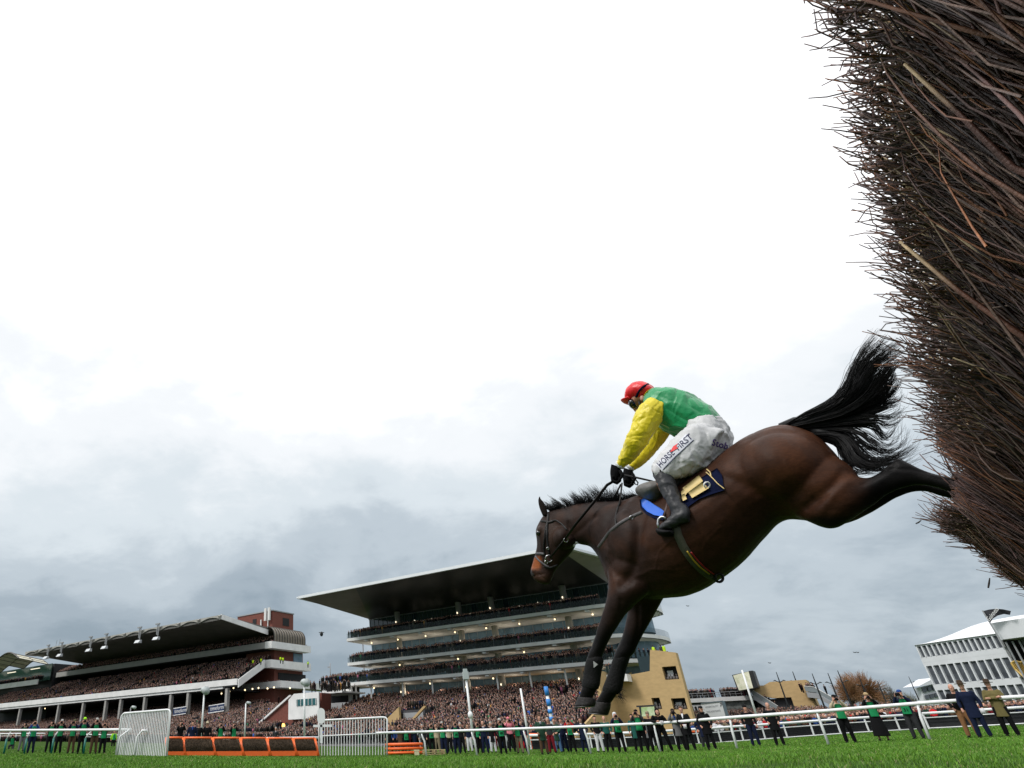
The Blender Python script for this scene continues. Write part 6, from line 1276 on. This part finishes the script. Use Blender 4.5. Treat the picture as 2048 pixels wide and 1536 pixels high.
def person(foot,head,label,pose='stand',top=('jacket','black'),bot='black',hat=('hair','hair_d'),bib=False,extras=(),skin=None,hgt=None,Yx=None,num=None,rzj=0,cat='person',grp=None):
    hh={'kneel':1.22}.get(pose,1.765 if hat[0]!='trilby' else 1.80)
    if pose=='lean': hh=1.68
    if hgt: hh=hgt
    b=solve(foot[0],head,foot[1],hh)
    if 790<foot[0]<1900 or foot[0]<240:
        if b[1]<Yof(foot[0])+.5: b2=atY(foot[0],foot[1],Yof(foot[0])+.5); hh*=b2[1]/b[1]; b=b2
    Yv=b[1]; gzv=float(gz(b[0],b[1])); 
    rz=math.atan2(b[0],-b[1])+math.pi+math.radians(rzj); 
    rz=-math.atan2(b[0],b[1])+math.radians(rzj)
    loc=(b[0],b[1],gzv if abs(gzv-b[2])<.12 else gzv*.3+b[2]*.7)
    r=thing('person',label,cat,loc,rz,grp); s=hh/({'kneel':1.22,'lean':1.68}.get(pose,1.765)); r.scale=(s,s,s*1.0)
    M=pose_meshes(pose)
    def add(nm,key,m):
        o=bpy.data.objects.new(nm,M[key]); COL.objects.link(o); o.parent=r; o.material_slots[0].link='OBJECT'; o.material_slots[0].material=m; M[key].shade_smooth(); return o
    add('body','body',skin or skinA); add(top[0],top[0],CL[top[1]])
    if bot[0]=='#': add('skirt','skirt',CL[bot[1:]])
    else: add('trousers','trousers',CL[bot])
    add('shoe','shoe0',CL['black']); add('shoe','shoe1',CL['black'])
    if hat[0]: add({'hair':'hair','trilby':'trilby_hat'}.get(hat[0],hat[0]),hat[0],CL[hat[1]])
    if hat[0] in('cap','beanie','trilby') and pose!='cam': pass
    if bib:
        o=add('bib','bib',CL['bib'])
        if num:
            J=skeleton(pose); ch=J['chest']; cu=bpy.data.curves.new('t','FONT'); cu.body=num; cu.resolution_u=2; cu.offset=.015; to=bpy.data.objects.new('t',cu); COL.objects.link(to); dg=bpy.context.evaluated_depsgraph_get(); dg.update()
            me=bpy.data.meshes.new_from_object(to.evaluated_get(dg)); bpy.data.objects.remove(to); v=mverts(me)*.17; v[:,0]-=v[:,0].max()/2
            v=np.stack([v[:,0]+ch[0],np.full(len(v),ch[1]-.205),v[:,1]+ch[2]-.33],1); setv(me,v); me.materials.clear(); me.materials.append(CL['black']); n_=bpy.data.objects.new('number',me); COL.objects.link(n_); n_.parent=o
    if pose in('cam','kneel'): add('camera','camera',CL['black'])
    for e in extras:
        if e=='tie': add('shirt_front','shirt_front',CL['white']); add('tie','tie',CL['navy'])
        elif e=='shirt': add('shirt_front','shirt_front',CL['white'])
        elif e=='blueshirt': add('shirt_front','shirt_front',CL['blue'])
        elif e=='paper': add('paper','paper',CL['white'])
        elif e=='scarf': add('scarf','scarf',CL['black'])
        elif e=='handscarf': pass
    return r
J_='jacket';K_='coat'
PP=[((21,1504),1469,'kneeling photographer in a green bib at the left edge behind the rail','kneel',(J_,'black'),'dgrey',('hair','hair_d'),1,()),
((40,1506),1446,'photographer in dark cap, green bib and grey trousers at far left','cam',(J_,'black'),'grey',('cap','black'),1,()),
((59,1508),1439,'photographer in blue jacket and navy trousers with a green bib at left','cam',(J_,'blue'),'navy',('hair','hair_d'),1,()),
((94,1509),1443,'photographer all in black with a narrow bib, beside the third green post','cam',(J_,'black'),'black',('cap','black'),1,()),
((113,1511),1441,'photographer in grey cap and wide green bib behind a green post','cam',(J_,'black'),'black',('cap','hair_g'),1,()),
((139,1512),1442,'photographer in camouflage hat and brown trousers at left','cam',(J_,'navy'),'brown',('cap','camo'),1,()),
((159,1512),1438,'photographer wearing a neon green beanie at the left rail','cam',(J_,'navy'),'black',('beanie','neon'),1,()),
((184,1513),1439,'photographer in pale cap second from the left wing panel','cam',(J_,'black'),'brown',('cap','hair_g'),1,()),
((202,1513),1444,'bareheaded photographer nearest the left white wing panel','cam',(J_,'black'),'black',('hair','hair_d'),1,()),
((224,1503),1463,'small distant steward in bright green bib left of the wing panel','stand',(J_,'neon'),'black',('hair','hair_d'),1,()),
((77,1484),1465,'tiny distant person in red jacket far behind the left photographers','stand',(J_,'red'),'black',('hair','hair_d'),0,()),
((133,1486),1466,'tiny distant person in red and white between two left photographers','stand',(J_,'red'),'white',('hair','hair_d'),0,()),
((357,1509),1442,'person in black with a camera beside the left wing panel behind the hurdles','cam',(J_,'black'),'black',('hair','hair_d'),0,()),
((381,1509),1441,'man in navy suit with lanyard standing behind the orange hurdles','stand',(J_,'navy'),'navy',('hair','hair_d'),0,('blueshirt',)),
((394,1509),1446,'man in black cap and coat behind the orange hurdles','stand',(J_,'black'),'black',('cap','black'),0,()),
((411,1509),1445,'person in a light brown brimmed hat and black coat behind the hurdles','stand',(J_,'black'),'black',('trilby','beige'),0,()),
((438,1509),1445,'left photographer in green bib behind the third orange hurdle','cam',(J_,'black'),'black',('hair','hair_d'),1,()),
((465,1509),1446,'right photographer in green bib behind the fourth orange hurdle','cam',(J_,'black'),'black',('hair','hair_d'),1,()),
((551,1500),1453,'grey suited man with white hair in the crowd behind the hurdles','stand',(J_,'dgrey'),'dgrey',('hair','hair_g'),0,('tie',)),
((780,1506),1448,'bald man in dark coat next to the right white wing panel','stand',(K_,'black'),'black',(None,0),0,()),
((789,1506),1450,'spectator with a bright blue scarf beside the right wing panel','stand',(J_,'blue'),'black',('hair','hair_b'),0,()),
((802,1507),1445,'person in long brown coat looking through raised binoculars','cam',(K_,'brown'),'black',('hair','hair_d'),0,()),
((816,1512),1451,'capped photographer in black wearing green bib number 63','cam',(J_,'black'),'black',('cap','black'),1,(),'63'),
((848,1504),1446,'man in dark suit and lilac shirt behind the middle rail','stand',(J_,'dgrey'),'dgrey',('hair','hair_g'),0,('tie',)),
((866,1510),1446,'photographer with dark hair and bib next to the beige coated man','cam',(J_,'black'),'black',('hair','hair_d'),1,(),'60'),
((876,1503),1442,'man in beige jacket and beige trousers standing behind the rail','stand',(J_,'beige'),'khaki',('hair','hair_d'),0,()),
((890,1510),1443,'photographer in pale cap with navy trousers and green bib','cam',(J_,'black'),'navy',('cap','hair_g'),1,()),
((901,1504),1447,'man in beige waistcoat and pale shirt behind the photographers','stand',(J_,'beige'),'black',('hair','hair_d'),0,('shirt',)),
((916,1510),1443,'photographer in navy with bib number 38 in the middle of the rail','cam',(J_,'navy'),'navy',('hair','hair_b'),1,(),'38'),
((926,1504),1442,'grey haired man in dark suit behind the middle photographers','stand',(J_,'black'),'black',('hair','hair_g'),0,('tie',)),
((941,1503),1446,'person in navy top and white breeches behind the middle rail','stand',(J_,'navy'),'white',('hair','hair_b'),0,()),
((961,1510),1444,'photographer in black with bib in front of the suited men','cam',(J_,'black'),'black',('hair','hair_b'),1,(),'14'),
((972,1505),1439,'tall bald man in navy suit and tie behind the rail','stand',(J_,'navy'),'navy',(None,0),0,('tie',)),
((988,1505),1442,'grey haired man with glasses in long dark coat by the rail','stand',(K_,'black'),'white',('hair','hair_g'),0,('tie',)),
((1008,1509),1436,'photographer in grey beanie wearing green bib number 89','cam',(J_,'black'),'black',('beanie','hair_g'),1,(),'89'),
((1017,1500),1440,'brown haired man behind the photographer in the grey beanie','stand',(J_,'dgrey'),'white',('hair','hair_b'),0,()),
((1025,1502),1432,'woman in pink coat and pink hat taking a picture','cam',(J_,'pink'),'black',('beanie','pink'),0,()),
((1042,1508),1438,'photographer in khaki trousers and dark green top','cam',(J_,'black'),'khaki',('hair','hair_d'),1,()),
((1050,1505),1439,'man with glasses in navy jacket and blue shirt by the rail','stand',(J_,'navy'),'navy',('hair','hair_b'),0,('blueshirt',)),
((1090,1508),1428,'tall smiling man in long green waxed coat, tie and brown trousers','pocket',(K_,'darkgreen'),'brown',('hair','hair_b'),0,('tie',)),
((1106,1506),1433,'white haired man in dark jacket and maroon trousers','pocket',(J_,'dgrey'),'maroon',('hair','hair_g'),0,()),
((1119,1509),1438,'woman in dark green coat and blue jeans with clasped hands','front',(K_,'darkgreen'),'jeans',('hair','hair_b'),0,()),
((1132,1504),1434,'man in navy blue suit left of the red jacketed photographer','stand',(J_,'navy'),'navy',('hair','hair_d'),0,('tie',)),
((1148,1507),1436,'photographer in fur hat and red jacket with bib number 57','cam',(J_,'red'),'black',('beanie','tweed'),1,(),'57'),
((1173,1506),1435,'man in long navy overcoat and tie resting a hand on the rail','pocket',(K_,'navy'),'navy',('hair','hair_d'),0,('tie',)),
((1203,1507),1432,'person in glasses, black top and white riding breeches at the rail','pocket',(J_,'black'),'white',('hair','hair_d'),0,()),
((1222,1506),1433,'bald man in dark green jacket and black trousers','pocket',(J_,'teal'),'black',(None,0),0,()),
((1246,1507),1425,'photographer in white headscarf, navy jacket and bib number 78','cam',(J_,'navy'),'black',('hood','white'),1,(),'78'),
((1279,1503),1427,'dark haired person in teal jacket half behind a photographer','stand',(K_,'teal'),'black',('hair','hair_d'),0,()),
((1291,1505),1418,'photographer in black cap with a big green bib and camera','cam',(J_,'dgrey'),'black',('cap','black'),1,()),
((1303,1498),1438,'small person in dark cap and grey coat behind the rail','stand',(K_,'grey'),'black',('cap','black'),0,()),
((1313,1503),1421,'young woman in beige knitted hat and dark coat','stand',(J_,'black'),'black',('beanie','khaki'),0,()),
((1332,1504),1417,'man in hooded black leather jacket leaning on the rail with a paper','lean',(J_,'black'),'black',('hood','black'),0,('paper',)),
((1366,1502),1416,'man in grey overcoat holding a camera with blue lanyard','cam',(K_,'grey'),'black',('hair','hair_d'),0,('blueshirt',)),
((1384,1501),1411,'curly haired man in dark coat and white collar holding papers','front',(K_,'black'),'black',('hair','hair_b'),0,('shirt','paper')),
((1415,1501),1428,'older man in tweed flat cap and long navy raincoat','pocket',(K_,'navy'),'dgrey',('cap','tweed'),0,()),
((1425,1500),1411,'man in long black coat and scarf looking upwards','pocket',(K_,'black'),'black',('cap','black'),0,('scarf',)),
((1514,1494),1410,'man in black beanie and black jacket with navy trousers and gloves','stand',(J_,'black'),'navy',('beanie','black'),0,()),
((1562,1493),1405,'bald man dressed all in black standing alone behind the rail','pocket',(K_,'black'),'black',(None,0),0,()),
((1626,1473),1431,'distant steward in bright red jacket by the far rail','stand',(J_,'red'),'black',('beanie','red'),0,()),
((1703,1487),1388,'photographer in beige jacket, black cap and green bib at right','cam',(J_,'beige'),'black',('cap','black'),1,()),
((1770,1484),1386,'woman in fur hat and long black skirt with camera and bib','cam',(J_,'black'),'#black',('beanie','hair_f'),1,()),
((1840,1480),1379,'photographer in blue cap and navy jacket with a green bib at right','cam',(J_,'navy'),'dgrey',('cap','blue'),1,(),'31'),
((1950,1477),1367,'grey cropped man in dark jacket and tan trousers leaning on the rail','pocket',(J_,'black'),'tan',(None,0),0,()),
((1972,1476),1361,'man in brown trilby and navy waterproof holding a card','stand',(K_,'navy'),'navy',('trilby','trilby'),0,('paper',)),
((2027,1473),1358,'man in brown trilby and olive tweed coat with folded arms','cross',(K_,'olive'),'black',('trilby','trilby'),0,())]
for p in PP:
    person(p[0],p[1],p[2],p[3],p[4],p[5],p[6],p[7],p[8],num=p[9] if len(p)>9 else None,skin=skinB if 'grey overcoat holding' in p[2] else None,cat='photographer' if 'photographer' in p[2] else 'person',rzj=random.uniform(-14,14))
# ---------------------------------------------------------------- crowd
random.seed(21)
COATS=np.array([[.014,.014,.017],[.02,.024,.04],[.045,.04,.038],[.09,.065,.045],[.03,.035,.028],[.13,.10,.075],[.012,.02,.055],[.07,.028,.03],[.2,.18,.16],[.022,.02,.024],[.05,.05,.06],[.16,.13,.1]])
BR=np.array([[.45,.03,.03],[.05,.12,.42],[.55,.55,.56],[.6,.3,.08],[.05,.2,.1],[.5,.15,.25]])
HAIR=np.array([[.018,.013,.01],[.05,.03,.018],[.13,.085,.045],[.28,.26,.24],[.03,.025,.02],[.04,.045,.05]])
def fig():
    V=[];part_=[]
    def ring(z,w,d,y,pp,k=6):
        for j in range(k): a=2*math.pi*j/k; V.append((w*math.cos(a),y+d*math.sin(a),z)); part_.append(pp)
    ring(.0,.10,.08,0,3);ring(.85,.17,.12,0,3);ring(.86,.2,.14,0,0);ring(1.18,.2,.13,0,0);ring(1.36,.215,.12,0,0);ring(1.45,.09,.08,0,0)
    ring(1.46,.055,.055,-.01,1);ring(1.53,.075,.085,-.02,1);ring(1.62,.088,.1,-.02,1);ring(1.655,.088,.105,-.01,2);ring(1.72,.065,.08,-.0,2);ring(1.745,.02,.03,0,2)
    n=12;F=[]
    for i in range(n-1):
        for j in range(6): F.append((i*6+j,i*6+(j+1)%6,(i+1)*6+(j+1)%6,(i+1)*6+j))
    F.append((66,67,68,69));F.append((66,69,70,71))
    return np.array(V),np.array(part_),np.array(F)
FV,FP,FF4=fig()
def crowd_mesh(name,P,scale=None):
    P=np.array(P); n=len(P); th=np.arctan2(P[:,0]-2,P[:,1])*-1+rng.normal(0,.35,n); s=rng.uniform(.93,1.05,n) if scale is None else scale
    c,si=np.cos(th),np.sin(th); V=np.empty((n,len(FV),3)); hw=rng.uniform(.9,1.12,n)
    lx=FV[:,0][None]*(s*hw)[:,None]; ly=FV[:,1][None]*s[:,None]; lz=FV[:,2][None]*s[:,None]
    lean=rng.normal(0,.05,n); hd=(FP>0)&(FP<3); lx=lx+hd[None]*rng.normal(0,.03,n)[:,None]
    V[:,:,0]=P[:,0:1]+lx*c[:,None]-ly*si[:,None]; V[:,:,1]=P[:,1:2]+lx*si[:,None]+ly*c[:,None]; V[:,:,2]=P[:,2:3]+lz
    coat=COATS[rng.integers(0,len(COATS),n)]*rng.uniform(.2,.9,(n,1)); b=rng.random(n)<.035; coat[b]=BR[rng.integers(0,len(BR),b.sum())]
    skin=np.array([.62,.35,.28])*rng.uniform(.35,1.2,(n,1)); hair=HAIR[rng.integers(0,len(HAIR),n)]; leg=coat*.4+.008
    C=np.stack([coat,skin,hair,leg],1)[:,FP,:]
    # pale shirt fronts / raised hands as skin patches on some
    F=(np.arange(n)[:,None,None]*len(FV)+FF4[None]).reshape(-1,4)
    return V.reshape(-1,3),F,C.reshape(-1,3)
stuff_mat=mat('crowd_cloth',rough=.85,attr=True,spec=.2)
# right hand crowd on the lawn behind the double rail, and middle lawn
ind=[]
for row in range(14):
    for c in np.arange(1372,2110,1):
        pass
def lawn(c0,c1,Yf,rows_,dx,dY):
    out=[]
    for k in range(rows_):
        x=c0
        while x<c1:
            Y=Yf(x)+k*dY+random.gauss(0,.12); X=(x-666.3)/1438*Y; out.append((X,Y,float(gz(X,Yf(x)))+.012*k,k)); x+=dx*1438/Y*random.uniform(.85,1.15)
    return out
Yr=lambda x: float(np.interp(x,[1372,1430,1560,1700,1830,1960,2100],[68,66.5,67.5,67.2,66,61.5,58.5]))
R1=lawn(1378,2095,Yr,16,.52,.75); Ym=lambda x: float(np.interp(x,[780,1260],[68,66])); 
R2=lawn(785,1075,lambda x:70,5,.55,.8)
for i,(X,Y,Z,k) in enumerate(R1+R2):
    front=(k<2 and i<len(R1)) or (k<1 and i>=len(R1))
    (ind if front else crowdpts).append(np.array([X,Y,Z]))
ind=ind[:225]
# one individual spectator each; four builds share their mesh, clothes differ per object
fm=[]
for j in range(5):
    b=MB(); w=(.9,1,1.08,.95,1.03)[j]; q=(-.03,.02,0,.03,-.02)[j]
    b.ring([(np.array([0,0,z]),np.array([a*w,0,0]),np.array([0,d,0])) for z,a,d in ((.02,.12,.1),(.5,.14,.11),(.84,.17,.13),(.9,.2,.14),(1.15,.195,.13),(1.34,.215,.115),(1.42,.12,.09),(1.46,.06,.06))],10); nb=len(b.f)
    if j in(1,3):  # hands raised to the face or a camera
        for s in (-1,1): b.tube([(s*.2*w,0,1.34),(s*.27,-.15,1.2),(s*.07,-.22,1.5)],[.06,.055,.04],6); b.ell((s*.06,-.23,1.53),(.04,.04,.05),nu=6,nv=4,mi=1)
    else:
        for s in (-1,1): b.tube([(s*.2*w,0,1.36),(s*.26,-.02,1.12),(s*(.22 if j else .1),-.14,.95)],[.06,.055,.045],6)
    b.ring([(np.array([q,y,z]),np.array([a,0,0]),np.array([0,d,0])) for z,a,d,y in ((1.44,.055,.055,-.01),(1.5,.05,.06,-.03),(1.55,.07,.085,-.025),(1.62,.078,.098,-.02),(1.68,.075,.095,-.015),(1.73,.04,.05,-.01))],10,1)
    b.ell((q,-.118,1.6),(.014,.02,.022),nu=6,nv=4,mi=1)
    b.ring([(np.array([q,y,z]),np.array([a,0,0]),np.array([0,d,0])) for z,a,d,y in ((1.58,.083,.06,.03),(1.66,.085,.1,.0),(1.71,.072,.085,.0),(1.745,.03,.04,0))],10,2)
    me=bpy.data.meshes.new('spectator'); me.from_pydata([tuple(p) for p in b.v],[],b.f); me.polygons.foreach_set('material_index',b.m)
    for _ in range(3): me.materials.append(None)
    me.shade_smooth(); fm.append(me)
cn=[('dark','black'),('navy','navy'),('brown','brown'),('grey','dgrey'),('dark','black'),('green','darkgreen'),('beige','khaki'),('navy','navy'),('red','red'),('pale','white'),('dark','black'),('tweed','tweed'),('blue','blue'),('maroon','maroon')]
hn=['hair_d','hair_b','hair_g','hair_f','hair_d','black','tweed']
skins=[mat('sk%d'%i,(.52*k,.28*k,.2*k),.6) for i,k in enumerate((1.1,.9,1.25,.7))]
for i,P in enumerate(ind):
    me=fm[random.randrange(5)]; o=bpy.data.objects.new('spectator',me); COL.objects.link(o); o.location=tuple(P); o.rotation_euler=(0,0,-math.atan2(P[0],P[1])+random.gauss(0,.3)); s=random.uniform(.94,1.05); o.scale=(s,s,s)
    a,k=cn[random.randrange(len(cn))]
    for q,m in enumerate((CL[k],skins[random.randrange(4)],CL[hn[random.randrange(len(hn))]])): o.material_slots[q].link='OBJECT'; o.material_slots[q].material=m
    side='behind the double white rail at right' if P[0]>25 else 'behind the photographers in the middle'
    tag(o,'front row spectator in %s clothes packed %s'%(a,side),'spectator','%s clothed spectators %s'%(a,side))
crowdpts=[p for p in crowdpts if mnoise.noise(Vector((p[0]*.35,p[1]*.35,p[2]*.9)))<.36]
V,F,C=crowd_mesh('crowd',crowdpts); o=bigmesh('crowd',V,F,C,[stuff_mat],smooth=True); tag(o,kind='stuff'); print('crowd',len(crowdpts))
def hivis(x,y,D,k):
    p=PD(x,y,D); t=thing('person',k,'steward',p-[0,0,1.3]); p=p-[0,0,1.3]
    part('body',MB().tube([p,p+[0,0,.8]],[.1,.16],8).ell(p+[0,0,1.6],(.1,.1,.13)),CL['black'],t,True); part('jacket',MB().tube([p+[0,0,.75],p+[0,0,1.1],p+[0,0,1.42],p+[0,0,1.48]],[.2,.24,.22,.08],10),CL['hivis'],t,True)
for x,y,D,k in ((506,1322,123,'steward in yellow jacket at the top of the raking wall, left one'),(522,1319,125,'steward in yellow jacket just right of the raking wall top'),(561,1316,128,'left of two yellow jacketed stewards on the end balcony'),(566,1317,128,'right of two yellow jacketed stewards on the end balcony'),(616,1325,140,'lone yellow jacketed steward at the far end of the balcony')): hivis(x,y,D,k)
